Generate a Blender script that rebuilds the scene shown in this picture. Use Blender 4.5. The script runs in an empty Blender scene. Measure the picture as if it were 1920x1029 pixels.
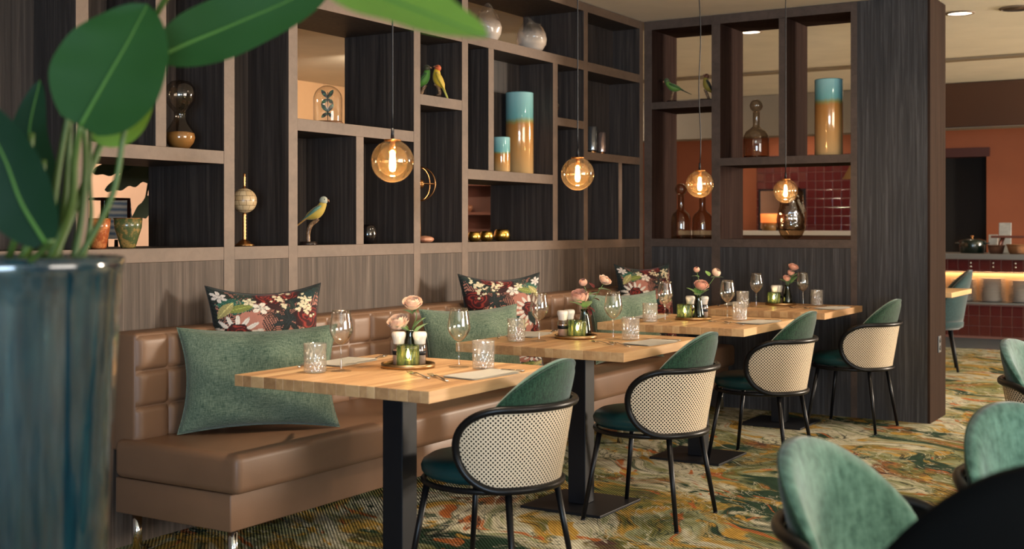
import bpy, bmesh, math, random
import numpy as np
from mathutils import Vector, Matrix
random.seed(7)
PI = math.pi
SC = bpy.context.scene
COL = SC.collection

# ------------------------------------------------------------------ camera
F_PX, HZ, CAM_H, CX = 2280.0, 425.0, 1.285, 3.895
TH = math.atan((2365 - 960) / F_PX)
S_, C_ = math.sin(TH), math.cos(TH)
cam = bpy.data.cameras.new('camera'); camo = bpy.data.objects.new('camera', cam); COL.objects.link(camo)
cam.sensor_width = 36.0; cam.lens = F_PX / 1920 * 36.0
cam.shift_y = (HZ - 514.5) / 1920
camo.location = (CX, 0, CAM_H); camo.rotation_euler = (PI / 2, 0, TH)
cam.clip_start = 0.05; cam.clip_end = 100
cam.dof.use_dof = True; cam.dof.focus_distance = 5.7; cam.dof.aperture_fstop = 3.4
SC.camera = camo
# ------------------------------------------------------------------ view, world
SC.view_settings.view_transform = 'Standard'; SC.view_settings.look = 'None'
SC.view_settings.gamma = 1.0; SC.view_settings.use_curve_mapping = False
SC.view_settings.exposure = 0.0
cy = SC.cycles
cy.max_bounces = 8; cy.diffuse_bounces = 3; cy.glossy_bounces = 4; cy.transmission_bounces = 6
cy.transparent_max_bounces = 24; cy.sample_clamp_indirect = 3.0
cy.caustics_reflective = False; cy.caustics_refractive = False
cy.use_denoising = True
W = bpy.data.worlds.new('world'); SC.world = W; W.use_nodes = True
W.node_tree.nodes['Background'].inputs[0].default_value = (0.62, 0.74, 0.95, 1)
W.node_tree.nodes['Background'].inputs[1].default_value = 0.6
CEIL = 2.803

def area(name, loc, target, sx, sy, power, color, spread=180):
    l = bpy.data.lights.new(name, 'AREA'); l.shape = 'RECTANGLE'; l.size = sx; l.size_y = sy
    l.energy = power; l.color = color; l.spread = math.radians(spread)
    o = bpy.data.objects.new(name, l); COL.objects.link(o); o.location = loc
    o.rotation_euler = (Vector(target) - Vector(loc)).to_track_quat('-Z', 'Y').to_euler()
    return o
# daylight standing in the window openings of the walls that are out of the picture
area('daylight_right', (8.9, 2.4, 1.55), (0.0, 2.4, 2.9), 3.6, 2.1, 300, (1.0, 0.90, 0.78))
area('daylight_far_right', (8.9, 12.7, 2.0), (0.0, 4.6, 0.9), 1.0, 1.3, 1200, (1.0, 0.85, 0.68))
area('daylight_near', (6.7, -4.85, 1.06), (3.2, 8.0, 0.9), 3.6, 1.8, 560, (0.60, 0.79, 1.0))

def spot(name, loc, target, power, color, angle=70, blend=0.6, radius=0.06):
    l = bpy.data.lights.new(name, 'SPOT'); l.energy = power; l.color = color
    l.spot_size = math.radians(angle); l.spot_blend = blend; l.shadow_soft_size = radius
    o = bpy.data.objects.new(name, l); COL.objects.link(o); o.location = loc
    o.rotation_euler = (Vector(target) - Vector(loc)).to_track_quat('-Z', 'Y').to_euler()
    return o

# ------------------------------------------------------------------ pixel helpers (metres from what a pixel touches)
def ray(px, py):
    r = (px - 960) / F_PX
    return (-S_ + r * C_, C_ + r * S_, (HZ - py) / F_PX)
def onx(px, py, x):
    d = ray(px, py); t = (x - CX) / d[0]; return Vector((x, t * d[1], CAM_H + t * d[2]))
def ony(px, py, y):
    d = ray(px, py); t = y / d[1]; return Vector((CX + t * d[0], y, CAM_H + t * d[2]))
def onz(px, py, z):
    d = ray(px, py); t = (z - CAM_H) / d[2]; return Vector((CX + t * d[0], t * d[1], z))
def atd(px, py, dep):
    d = ray(px, py); return Vector((CX + dep * d[0], dep * d[1], CAM_H + dep * d[2]))
RIGHT = Vector((C_, S_, 0)); FWD = Vector((-S_, C_, 0))

# ------------------------------------------------------------------ object helpers
def link(o, parent=None):
    COL.objects.link(o)
    if parent is not None: o.parent = parent
    return o
def tag(o, label, cat, group=None):
    o['label'] = label; o['category'] = cat
    if group: o['group'] = group
    return o
def thing(name, label, cat, loc=(0, 0, 0), rz=0.0, group=None):
    o = bpy.data.objects.new(name, None); o.empty_display_size = 0.05; link(o)
    o.location = loc; o.rotation_euler = (0, 0, rz)
    return tag(o, label, cat, group)
def struct(o):
    o['kind'] = 'structure'; return o
def obj(name, me, parent=None, loc=None, rot=None):
    o = link(bpy.data.objects.new(name, me), parent)
    if loc is not None: o.location = loc
    if rot is not None: o.rotation_euler = rot
    return o
def mesh(name, verts, faces, mats, smooth=False, midx=None, uvs=None):
    me = bpy.data.meshes.new(name)
    me.from_pydata([tuple(v) for v in verts], [], [tuple(f) for f in faces])
    for m in (mats if isinstance(mats, (list, tuple)) else [mats]): me.materials.append(m)
    if smooth: me.polygons.foreach_set('use_smooth', [True] * len(me.polygons))
    if midx is not None: me.polygons.foreach_set('material_index', midx)
    if uvs is not None:
        uv = me.uv_layers.new(name='UVMap')
        for lp in me.loops: uv.data[lp.index].uv = uvs[lp.vertex_index]
    me.update(); return me
def bm_mesh(bm, name, mats, smooth=False):
    me = bpy.data.meshes.new(name); bm.to_mesh(me); bm.free()
    for m in (mats if isinstance(mats, (list, tuple)) else [mats]): me.materials.append(m)
    if smooth: me.polygons.foreach_set('use_smooth', [True] * len(me.polygons))
    return me
def box_me(name, x0, x1, y0, y1, z0, z1, mats, bevel=0.0, seg=2, smooth=False, facemat=None):
    bm = bmesh.new()
    v = [bm.verts.new(p) for p in ((x0,y0,z0),(x1,y0,z0),(x1,y1,z0),(x0,y1,z0),(x0,y0,z1),(x1,y0,z1),(x1,y1,z1),(x0,y1,z1))]
    for f in ((0,3,2,1),(4,5,6,7),(0,1,5,4),(1,2,6,5),(2,3,7,6),(3,0,4,7)): bm.faces.new([v[i] for i in f])
    if bevel > 0: bmesh.ops.bevel(bm, geom=list(bm.edges), offset=bevel, segments=seg, profile=0.5, affect='EDGES')
    bm.normal_update()
    if facemat:
        for f in bm.faces: f.material_index = facemat(f.normal)
    return bm_mesh(bm, name, mats, smooth)
def box(name, b, mats, parent=None, bevel=0.0, seg=2, smooth=False, facemat=None, loc=None, rot=None):
    return obj(name, box_me(name, *b, mats, bevel, seg, smooth, facemat), parent, loc, rot)
def boxes_me(name, bl, mat):
    bm = bmesh.new()
    for (x0,x1,y0,y1,z0,z1) in bl:
        v = [bm.verts.new(p) for p in ((x0,y0,z0),(x1,y0,z0),(x1,y1,z0),(x0,y1,z0),(x0,y0,z1),(x1,y0,z1),(x1,y1,z1),(x0,y1,z1))]
        for f in ((0,3,2,1),(4,5,6,7),(0,1,5,4),(1,2,6,5),(2,3,7,6),(3,0,4,7)): bm.faces.new([v[i] for i in f])
    return bm_mesh(bm, name, mat)
def lathe_me(name, prof, mats, seg=32, smooth=True, mod=None, midx=None, uv=False):
    """prof: list of (r, z); r == 0 closes to the axis"""
    V, Fc, mi = [], [], []
    rows = []
    for i, (r, z) in enumerate(prof):
        if r <= 1e-6:
            V.append((0, 0, z)); rows.append([len(V) - 1])
        else:
            row = []
            for k in range(seg):
                a = 2 * PI * k / seg; rr = r
                zz = z
                if mod: rr, zz = mod(r, z, a, i)
                V.append((rr * math.cos(a), rr * math.sin(a), zz)); row.append(len(V) - 1)
            rows.append(row)
    for i in range(len(rows) - 1):
        a, b = rows[i], rows[i + 1]
        for k in range(seg):
            k2 = (k + 1) % seg
            if len(a) == 1 and len(b) == 1: continue
            if len(a) == 1: Fc.append((a[0], b[k2], b[k]))
            elif len(b) == 1: Fc.append((a[k], a[k2], b[0]))
            else: Fc.append((a[k], a[k2], b[k2], b[k]))
            mi.append(midx[i] if midx else 0)
    return mesh(name, V, Fc, mats, smooth, mi if midx else None)
def lathe(name, prof, mats, parent=None, loc=None, seg=32, **kw):
    return obj(name, lathe_me(name, prof, mats, seg, **kw), parent, loc)
def tube_me(name, pts, r, mat, seg=10, cyc=False, flat=1.0):
    pts = [Vector(p) for p in pts]; n = len(pts)
    rs = r if isinstance(r, (list, tuple)) else [r] * n
    V, Fc = [], []
    tan = []
    for i in range(n):
        if cyc: t = pts[(i + 1) % n] - pts[i - 1]
        else: t = pts[min(i + 1, n - 1)] - pts[max(i - 1, 0)]
        tan.append(t.normalized() if t.length > 1e-9 else Vector((0, 0, 1)))
    ref = Vector((0, 0, 1)) if abs(tan[0].z) < 0.9 else Vector((1, 0, 0))
    nrm = (ref - tan[0] * ref.dot(tan[0])).normalized()
    for i in range(n):
        if i: nrm = (nrm - tan[i] * nrm.dot(tan[i])).normalized()
        bi = tan[i].cross(nrm)
        for k in range(seg):
            a = 2 * PI * k / seg
            V.append(pts[i] + nrm * (rs[i] * math.cos(a) * flat) + bi * (rs[i] * math.sin(a)))
    for i in range(n if cyc else n - 1):
        j = (i + 1) % n
        for k in range(seg):
            k2 = (k + 1) % seg
            Fc.append((i * seg + k, i * seg + k2, j * seg + k2, j * seg + k))
    if not cyc:
        Fc.append(tuple(reversed(range(seg)))); Fc.append(tuple((n - 1) * seg + k for k in range(seg)))
    return mesh(name, V, Fc, mat, True)
def tube(name, pts, r, mat, parent=None, seg=10, cyc=False, flat=1.0, loc=None):
    return obj(name, tube_me(name, pts, r, mat, seg, cyc, flat), parent, loc)
def bez(pts, n=16):
    """Catmull-Rom through pts"""
    P = [Vector(p) for p in pts]; P = [P[0] * 2 - P[1]] + P + [P[-1] * 2 - P[-2]]
    out = []
    for i in range(1, len(P) - 2):
        for k in range(n):
            t = k / n
            out.append(0.5 * ((2 * P[i]) + (P[i+1] - P[i-1]) * t + (2*P[i-1] - 5*P[i] + 4*P[i+1] - P[i+2]) * t*t + (-P[i-1] + 3*P[i] - 3*P[i+1] + P[i+2]) * t**3))
    out.append(P[-2]); return out
def ball_me(name, r, mat, seg=20, rings=12, sc=(1, 1, 1), noise=0.0, seed=0):
    rnd = random.Random(seed)
    ph = [rnd.uniform(0, 6) for _ in range(6)]
    V, Fc = [], []
    for i in range(rings + 1):
        b = PI * i / rings
        for k in range(seg):
            a = 2 * PI * k / seg
            d = Vector((math.sin(b) * math.cos(a), math.sin(b) * math.sin(a), -math.cos(b)))
            q = 1 + noise * (math.sin(5 * d.x + ph[0]) * math.sin(6 * d.y + ph[1]) + 0.7 * math.sin(9 * d.z + 4 * d.x + ph[2]) * math.cos(8 * d.y + ph[3]))
            V.append((d.x * r * q * sc[0], d.y * r * q * sc[1], d.z * r * q * sc[2]))
    for i in range(rings):
        for k in range(seg):
            k2 = (k + 1) % seg
            Fc.append((i * seg + k, i * seg + k2, (i + 1) * seg + k2, (i + 1) * seg + k))
    bm = bmesh.new(); me = mesh(name, V, Fc, mat, True); bm.from_mesh(me)
    bmesh.ops.remove_doubles(bm, verts=bm.verts, dist=1e-6); bm.to_mesh(me); bm.free()
    me.polygons.foreach_set('use_smooth', [True] * len(me.polygons))
    return me
def ball(name, r, mat, parent=None, loc=None, rot=None, **kw):
    return obj(name, ball_me(name, r, mat, **kw), parent, loc, rot)
def grid_me(name, nu, nv, fn, mat, smooth=True, uvfn=None, thick=0.0):
    V, Fc = [], []
    for j in range(nv + 1):
        for i in range(nu + 1): V.append(Vector(fn(i / nu, j / nv)))
    for j in range(nv):
        for i in range(nu):
            a = j * (nu + 1) + i; Fc.append((a, a + 1, a + nu + 2, a + nu + 1))
    uvs = None
    if uvfn: uvs = [uvfn(i / nu, j / nv) for j in range(nv + 1) for i in range(nu + 1)]
    me = mesh(name, V, Fc, mat, smooth, None, uvs)
    if thick:
        bm = bmesh.new(); bm.from_mesh(me); bmesh.ops.solidify(bm, geom=list(bm.faces), thickness=thick)
        bm.to_mesh(me); bm.free()
        if smooth: me.polygons.foreach_set('use_smooth', [True] * len(me.polygons))
    return me
def dup(root, loc, rz=None, label=None):
    """a copy of a thing with copies of its parts and sub-parts (mesh data shared)"""
    r = root.copy(); COL.objects.link(r); r.location = loc
    if rz is not None: r.rotation_euler = (0, 0, rz)
    if label: r['label'] = label
    for ch in list(root.children):
        c = ch.copy(); COL.objects.link(c); c.parent = r
        for g in list(ch.children):
            d = g.copy(); COL.objects.link(d); d.parent = c
    return r
class Proto:
    """first use moves the original, later uses copy it"""
    def __init__(self, root): self.root = root; self.used = False
    def put(self, loc, rz=0.0, label=None):
        if not self.used:
            self.used = True; o = self.root; o.location = loc; o.rotation_euler = (0, 0, rz)
            if label: o['label'] = label
            return o
        return dup(self.root, loc, rz, label)

# ------------------------------------------------------------------ materials
def new_mat(name):
    m = bpy.data.materials.new(name); m.use_nodes = True
    nt = m.node_tree; return m, nt, nt.nodes['Principled BSDF']
def P(name, col, rough=0.5, metal=0.0, spec=0.5, coat=0.0, sheen=0.0, emit=None, estr=0.0, trans=0.0, sss=0.0):
    m, nt, b = new_mat(name)
    b.inputs['Base Color'].default_value = (*col, 1); b.inputs['Roughness'].default_value = rough
    b.inputs['Metallic'].default_value = metal; b.inputs['Specular IOR Level'].default_value = spec
    b.inputs['Coat Weight'].default_value = coat; b.inputs['Sheen Weight'].default_value = sheen
    if emit: b.inputs['Emission Color'].default_value = (*emit, 1); b.inputs['Emission Strength'].default_value = estr
    return m
def nd(nt, kind, **kw):
    n = nt.nodes.new(kind)
    for k, v in kw.items():
        if k in n.inputs: n.inputs[k].default_value = v
        else: setattr(n, k, v)
    return n
def ramp(nt, stops, interp='LINEAR'):
    r = nt.nodes.new('ShaderNodeValToRGB'); cr = r.color_ramp; cr.interpolation = interp
    while len(cr.elements) < len(stops): cr.elements.new(0.5)
    for e, (p, c) in zip(cr.elements, stops): e.position = p; e.color = (*c, 1)
    return r
def coords(nt, scale, kind='pos', rot=(0, 0, 0)):
    mp = nd(nt, 'ShaderNodeMapping'); mp.inputs['Scale'].default_value = scale; mp.inputs['Rotation'].default_value = rot
    if kind == 'pos': nt.links.new(nd(nt, 'ShaderNodeNewGeometry').outputs['Position'], mp.inputs['Vector'])
    elif kind == 'uv': nt.links.new(nd(nt, 'ShaderNodeTexCoord').outputs['UV'], mp.inputs['Vector'])
    else: nt.links.new(nd(nt, 'ShaderNodeTexCoord').outputs['Object'], mp.inputs['Vector'])
    return mp
def noise(nt, mp, scale=1.0, detail=4.0, rough=0.55, dist=0.0):
    n = nd(nt, 'ShaderNodeTexNoise'); n.inputs['Scale'].default_value = scale; n.inputs['Detail'].default_value = detail
    n.inputs['Roughness'].default_value = rough; n.inputs['Distortion'].default_value = dist
    nt.links.new(mp.outputs[0], n.inputs['Vector']); return n
def bump(nt, b, src, strength=0.3, dist=0.01):
    bp = nd(nt, 'ShaderNodeBump'); bp.inputs['Strength'].default_value = strength; bp.inputs['Distance'].default_value = dist
    nt.links.new(src, bp.inputs['Height']); nt.links.new(bp.outputs[0], b.inputs['Normal']); return bp
def mixc(nt, a, b, fac, blend='MIX'):
    m = nt.nodes.new('ShaderNodeMix'); m.data_type = 'RGBA'; m.blend_type = blend
    for sock, val in ((m.inputs[0], fac), (m.inputs[6], a), (m.inputs[7], b)):
        if hasattr(val, 'links') or isinstance(val, bpy.types.NodeSocket): nt.links.new(val, sock)
        elif isinstance(val, tuple): sock.default_value = (*val, 1)
        else: sock.default_value = val
    return m.outputs[2]
def wood(name, dark, mid, light, scale=(34, 34, 1.1), rough=0.55, bstr=0.25, spec=0.35, kind='pos'):
    m, nt, b = new_mat(name)
    mp = coords(nt, scale, kind)
    n1 = noise(nt, mp, 1.0, 6, 0.65, 0.6)
    r1 = ramp(nt, [(0.30, dark), (0.5, mid), (0.72, light)])
    nt.links.new(n1.outputs['Fac'], r1.inputs['Fac'])
    mp2 = coords(nt, (scale[0] * 0.12, scale[1] * 0.12, scale[2] * 0.3), kind)
    n2 = noise(nt, mp2, 1.0, 3, 0.5)
    r2 = ramp(nt, [(0.3, (0.82, 0.82, 0.82)), (0.7, (1.14, 1.12, 1.10))])
    nt.links.new(n2.outputs['Fac'], r2.inputs['Fac'])
    nt.links.new(mixc(nt, r1.outputs[0], r2.outputs[0], 1.0, 'MULTIPLY'), b.inputs['Base Color'])
    b.inputs['Roughness'].default_value = rough; b.inputs['Specular IOR Level'].default_value = spec
    if bstr: bump(nt, b, n1.outputs['Fac'], bstr, 0.004)
    return m
def fabric(name, c1, c2, thread=420, rough=0.9, sheen=0.3, blot=6.0, c3=None, kind='obj'):
    m, nt, b = new_mat(name)
    a = noise(nt, coords(nt, (thread * 0.12, thread, thread), kind), 1.0, 2, 0.6)
    c = noise(nt, coords(nt, (thread, thread, thread * 0.12), kind), 1.0, 2, 0.6)
    ad = nd(nt, 'ShaderNodeMath', operation='ADD'); nt.links.new(a.outputs['Fac'], ad.inputs[0]); nt.links.new(c.outputs['Fac'], ad.inputs[1])
    big = noise(nt, coords(nt, (blot, blot, blot), kind), 1.0, 4, 0.6)
    ad2 = nd(nt, 'ShaderNodeMath', operation='MULTIPLY_ADD'); ad2.inputs[1].default_value = 0.5
    nt.links.new(big.outputs['Fac'], ad2.inputs[0]); nt.links.new(ad.outputs[0], ad2.inputs[2])
    mr = nd(nt, 'ShaderNodeMapRange'); mr.inputs[1].default_value = 0.95; mr.inputs[2].default_value = 1.55
    nt.links.new(ad2.outputs[0], mr.inputs[0])
    nt.links.new(mixc(nt, c1, c2, mr.outputs[0]), b.inputs['Base Color'])
    b.inputs['Roughness'].default_value = rough; b.inputs['Sheen Weight'].default_value = sheen
    b.inputs['Specular IOR Level'].default_value = 0.2
    bump(nt, b, ad.outputs[0], 0.35, 0.002)
    return m
def two_sided_fresnel(nt):
    lw = nd(nt, 'ShaderNodeLayerWeight'); lw.inputs['Blend'].default_value = 0.5
    pw = nd(nt, 'ShaderNodeMath', operation='POWER'); pw.inputs[1].default_value = 4.0; nt.links.new(lw.outputs['Facing'], pw.inputs[0])
    ad = nd(nt, 'ShaderNodeMath', operation='MULTIPLY_ADD', use_clamp=True); ad.inputs[1].default_value = 0.75; ad.inputs[2].default_value = 0.06
    nt.links.new(pw.outputs[0], ad.inputs[0]); return ad
def thin_glass(name, tint=(1, 1, 1), refl=1.0, rough=0.0, edge=0.25, base=0.04, bumpy=0.0, bscale=60, sparkle=0.0, power=4.0, gain=0.75):
    """thin-walled glass: light passes straight through, mirror-like at glancing angles"""
    m = bpy.data.materials.new(name); m.use_nodes = True; nt = m.node_tree; nt.nodes.clear()
    out = nd(nt, 'ShaderNodeOutputMaterial')
    tr = nd(nt, 'ShaderNodeBsdfTransparent'); gl = nd(nt, 'ShaderNodeBsdfGlossy'); gl.inputs['Roughness'].default_value = rough
    gl.inputs['Color'].default_value = (refl, refl, refl, 1)
    lw = nd(nt, 'ShaderNodeLayerWeight'); lw.inputs['Blend'].default_value = 0.5
    p3 = nd(nt, 'ShaderNodeMath', operation='POWER'); p3.inputs[1].default_value = 3.0; nt.links.new(lw.outputs['Facing'], p3.inputs[0])
    dk = mixc(nt, tint, tuple(t * t * (1 - edge) for t in tint), p3.outputs[0])
    nt.links.new(dk, tr.inputs['Color'])
    pw = nd(nt, 'ShaderNodeMath', operation='POWER'); pw.inputs[1].default_value = power; nt.links.new(lw.outputs['Facing'], pw.inputs[0])
    ad = nd(nt, 'ShaderNodeMath', operation='MULTIPLY_ADD', use_clamp=True); ad.inputs[1].default_value = gain; ad.inputs[2].default_value = base
    nt.links.new(pw.outputs[0], ad.inputs[0])
    mx = nd(nt, 'ShaderNodeMixShader'); nt.links.new(ad.outputs[0], mx.inputs[0]); nt.links.new(tr.outputs[0], mx.inputs[1]); nt.links.new(gl.outputs[0], mx.inputs[2])
    nt.links.new(mx.outputs[0], out.inputs[0])
    if sparkle:
        hz = nd(nt, 'ShaderNodeBsdfDiffuse'); hz.inputs['Color'].default_value = (0.9, 0.87, 0.82, 1); hm = nd(nt, 'ShaderNodeMixShader'); hm.inputs[0].default_value = sparkle
        nt.links.new(mx.outputs[0], hm.inputs[1]); nt.links.new(hz.outputs[0], hm.inputs[2]); nt.links.new(hm.outputs[0], out.inputs[0])
    if bumpy:
        n = noise(nt, coords(nt, (bscale,) * 3, 'obj'), 1.0, 2)
        bp = nd(nt, 'ShaderNodeBump'); bp.inputs['Strength'].default_value = bumpy; bp.inputs['Distance'].default_value = 0.01
        nt.links.new(n.outputs['Fac'], bp.inputs['Height'])
        nt.links.new(bp.outputs[0], gl.inputs['Normal']); nt.links.new(bp.outputs[0], lw.inputs['Normal'])
    return m

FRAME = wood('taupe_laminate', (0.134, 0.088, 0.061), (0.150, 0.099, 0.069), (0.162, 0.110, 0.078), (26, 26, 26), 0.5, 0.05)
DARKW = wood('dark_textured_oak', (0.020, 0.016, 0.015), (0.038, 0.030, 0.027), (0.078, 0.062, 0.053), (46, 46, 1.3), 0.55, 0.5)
PANELB = wood('shaded_column_oak', (0.025, 0.0235, 0.024), (0.045, 0.043, 0.044), (0.092, 0.089, 0.092), (62, 62, 1.6), 0.6, 0.55, 0.25)  # copy of the grey-brown oak, shade and cool daylight put into its colour
PANEL = wood('grey_brown_oak', (0.040, 0.028, 0.021), (0.078, 0.055, 0.042), (0.150, 0.112, 0.088), (46, 46, 1.3), 0.6, 0.55)
EDGEW = wood('column_edge_wood', (0.020, 0.012, 0.009), (0.032, 0.019, 0.014), (0.044, 0.027, 0.019), (60, 60, 1.3), 0.75, 0.2, 0.04)
BLACKM = P('black_powder_coat', (0.006, 0.007, 0.010), 0.45, 0.0, 0.35)
BLACKT = P('black_lacquered_tube', (0.004, 0.004, 0.005), 0.36, 0.0, 0.28)
CHROME = P('chrome', (0.75, 0.75, 0.74), 0.12, 1.0)
STEEL = P('cutlery_steel', (0.78, 0.77, 0.75), 0.16, 1.0)
BRASS = P('brushed_brass', (0.42, 0.27, 0.13), 0.36, 1.0)
BRASSD = P('antique_brass', (0.50, 0.24, 0.09), 0.3, 1.0)
def leather(name, c, rough=0.42):
    m, nt, b = new_mat(name)
    n = noise(nt, coords(nt, (260,) * 3), 1.0, 3); n2 = noise(nt, coords(nt, (5,) * 3), 1.0, 3)
    nt.links.new(mixc(nt, tuple(x * 0.85 for x in c), tuple(x * 1.12 for x in c), n2.outputs['Fac']), b.inputs['Base Color'])
    b.inputs['Roughness'].default_value = rough; b.inputs['Specular IOR Level'].default_value = 0.4
    bump(nt, b, n.outputs['Fac'], 0.12, 0.002); return m
LEATHER = leather('brown_leather', (0.200, 0.110, 0.064))
TEALSEAT = leather('dark_teal_leather', (0.006, 0.040, 0.042), 0.36)
BLACKSEAT = leather('black_leather', (0.003, 0.003, 0.003), 0.85)
BLACKSEAT.node_tree.nodes['Principled BSDF'].inputs['Specular IOR Level'].default_value = 0.06
VELVET = fabric('green_chenille', (0.002, 0.012, 0.006), (0.023, 0.070, 0.037), 190, 0.85, 0.25, 9)
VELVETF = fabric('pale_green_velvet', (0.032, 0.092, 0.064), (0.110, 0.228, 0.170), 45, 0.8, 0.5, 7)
LINEN = fabric('sage_linen', (0.060, 0.105, 0.075), (0.225, 0.290, 0.205), 270, 0.95, 0.2, 4)
def plain_wall(name, c, rough=0.8, s=3.0, amt=0.12):
    m, nt, b = new_mat(name)
    n = noise(nt, coords(nt, (s,) * 3), 1.0, 4)
    nt.links.new(mixc(nt, tuple(x * (1 - amt) for x in c), tuple(x * (1 + amt) for x in c), n.outputs['Fac']), b.inputs['Base Color'])
    b.inputs['Roughness'].default_value = rough; b.inputs['Specular IOR Level'].default_value = 0.2
    return m
CEILM = plain_wall('cream_ceiling', (0.88, 0.81, 0.69))
PEACH = plain_wall('peach_plaster', (0.66, 0.44, 0.33))
TAN = plain_wall('tan_plaster', (0.50, 0.31, 0.17))
ORANGE = plain_wall('terracotta_plaster', (0.30, 0.098, 0.048))
GREYW = plain_wall('warm_grey_plaster', (0.30, 0.27, 0.23))
REDTILE = P('oxblood_glazed_tile', (0.080, 0.013, 0.014), 0.14, 0.0, 0.6, coat=0.4)
GROUT = P('pink_grout', (0.26, 0.12, 0.10), 0.9)
WHITEC = P('white_ceramic', (0.62, 0.60, 0.56), 0.25, 0.0, 0.5)
NAPKIN = P('cream_napkin', (0.92, 0.86, 0.74), 0.9, 0, 0.2, sheen=0.2)
GLASS = thin_glass('clear_glass', (0.97, 0.965, 0.95), 1.0, 0.0, 0.22, 0.10, power=2.6, gain=0.9)
FOOTGLASS = thin_glass('clear_foot_glass', (0.985, 0.98, 0.97), 1.0, 0.0, 0.05, 0.10, power=5.0, gain=0.25)
CUTGLASS = thin_glass('cut_crystal', (0.96, 0.94, 0.90), 1.0, 0.02, 0.30, 0.12, sparkle=0.10)  # the crystal's sparkle is put in as a white diffuse mix
AMBER = thin_glass('amber_globe_glass', (0.98, 0.89, 0.75), 1.0, 0.0, 0.35, 0.08)
SMOKE = thin_glass('smoked_glass', (0.70, 0.63, 0.55), 1.0, 0.0, 0.6, 0.06)
def amber_globe():
    m = AMBER; nt = m.node_tree; out = [n for n in nt.nodes if n.type == 'OUTPUT_MATERIAL'][0]; src = out.inputs[0].links[0].from_socket
    tl = nd(nt, 'ShaderNodeBsdfTranslucent'); tl.inputs['Color'].default_value = (0.95, 0.62, 0.30, 1)
    mx = nd(nt, 'ShaderNodeMixShader'); mx.inputs[0].default_value = 0.02; nt.links.new(src, mx.inputs[1]); nt.links.new(tl.outputs[0], mx.inputs[2]); nt.links.new(mx.outputs[0], out.inputs[0])
amber_globe()
def carpet():
    m, nt, b = new_mat('painterly_carpet')
    mp = coords(nt, (1.0, 1.0, 1.0), 'pos', (0, 0, 0.55))
    w = noise(nt, coords(nt, (1.1, 1.1, 1)), 1.0, 2, 0.5)
    sub = nd(nt, 'ShaderNodeVectorMath', operation='MULTIPLY_ADD'); sub.inputs[1].default_value = (0.9, 0.9, 0.0)
    nt.links.new(w.outputs['Color'], sub.inputs[0]); nt.links.new(mp.outputs[0], sub.inputs[2])
    def layer(sx, sy, rot, sc, det, dist, rgh=0.55, off=0.0):
        q = nd(nt, 'ShaderNodeMapping'); q.inputs['Scale'].default_value = (sx, sy, 1); q.inputs['Rotation'].default_value = (0, 0, rot); q.inputs['Location'].default_value = (off, off * 1.7, off)
        nt.links.new(sub.outputs[0], q.inputs['Vector']); return noise(nt, q, sc, det, rgh, dist)
    def mask(src, lo, hi):
        r = ramp(nt, [(lo, (0, 0, 0)), (hi, (1, 1, 1))]); nt.links.new(src.outputs['Fac'], r.inputs['Fac']); return r.outputs[0]
    cream, pale, olive, must = (0.46, 0.43, 0.31), (0.27, 0.29, 0.17), (0.15, 0.15, 0.045), (0.42, 0.25, 0.05)
    orng, plum, dgrn, blk, mint = (0.38, 0.12, 0.035), (0.075, 0.034, 0.028), (0.022, 0.050, 0.030), (0.010, 0.014, 0.016), (0.30, 0.35, 0.27)
    # ground: olive to mustard to plum clouds
    A = layer(1.0, 1.5, 0.3, 1.3, 4, 0.4, 0.62)
    rA = ramp(nt, [(0.28, plum), (0.38, olive), (0.45, must), (0.50, pale), (0.57, olive), (0.64, (0.28, 0.12, 0.04)), (0.70, plum)])
    nt.links.new(A.outputs['Fac'], rA.inputs['Fac']); col = rA.outputs[0]
    # big pale blossoms
    Bm = mask(layer(1.0, 1.5, 0.9, 1.2, 4, 0.5, 0.58, 3.1), 0.50, 0.54)
    Bs = layer(1.0, 4.0, 0.2, 3.0, 5, 0.7, 0.62, 7.0)
    rB = ramp(nt, [(0.30, olive), (0.40, pale), (0.48, cream), (0.62, (0.52, 0.50, 0.39)), (0.72, mint)]); nt.links.new(Bs.outputs['Fac'], rB.inputs['Fac'])
    col = mixc(nt, col, rB.outputs[0], Bm)
    # dark green leaf shapes
    D1 = mask(layer(1.0, 1.8, -0.5, 1.15, 4, 0.7, 0.6, 11.0), 0.565, 0.60)
    col = mixc(nt, col, dgrn, D1)
    # orange and mustard dabs
    O1 = mask(layer(1.0, 2.6, 0.1, 2.4, 2, 0.8, 0.5, 17.0), 0.625, 0.65); col = mixc(nt, col, orng, O1)
    O2 = mask(layer(1.0, 2.2, 0.6, 2.9, 2, 0.8, 0.5, 23.0), 0.62, 0.65); col = mixc(nt, col, must, O2)
    # brush strokes, dark and light, long and thin
    for rot, sc, off, c, wd in ((0.7, 1.7, 31.0, blk, 0.011), (-0.3, 2.1, 37.0, dgrn, 0.012), (1.3, 1.9, 41.0, (0.50, 0.48, 0.37), 0.010)):
        L = layer(0.8, 2.4, rot, sc, 4, 0.9, 0.6, off)
        r = ramp(nt, [(0.5 - wd, (0, 0, 0)), (0.5, (0.95, 0.95, 0.95)), (0.5 + wd, (0, 0, 0))]); nt.links.new(L.outputs['Fac'], r.inputs['Fac'])
        col = mixc(nt, col, c, r.outputs[0])
    # mottling
    n9 = layer(1, 2.5, 0.4, 14, 3, 0.5); r9 = ramp(nt, [(0.3, (0.62, 0.62, 0.62)), (0.7, (1.25, 1.25, 1.25))]); nt.links.new(n9.outputs['Fac'], r9.inputs['Fac'])
    col = mixc(nt, col, r9.outputs[0], 0.8, 'MULTIPLY')
    wv = nd(nt, 'ShaderNodeTexWave'); wv.bands_direction = 'DIAGONAL'; wv.inputs['Scale'].default_value = 34; wv.inputs['Distortion'].default_value = 0.6
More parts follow.
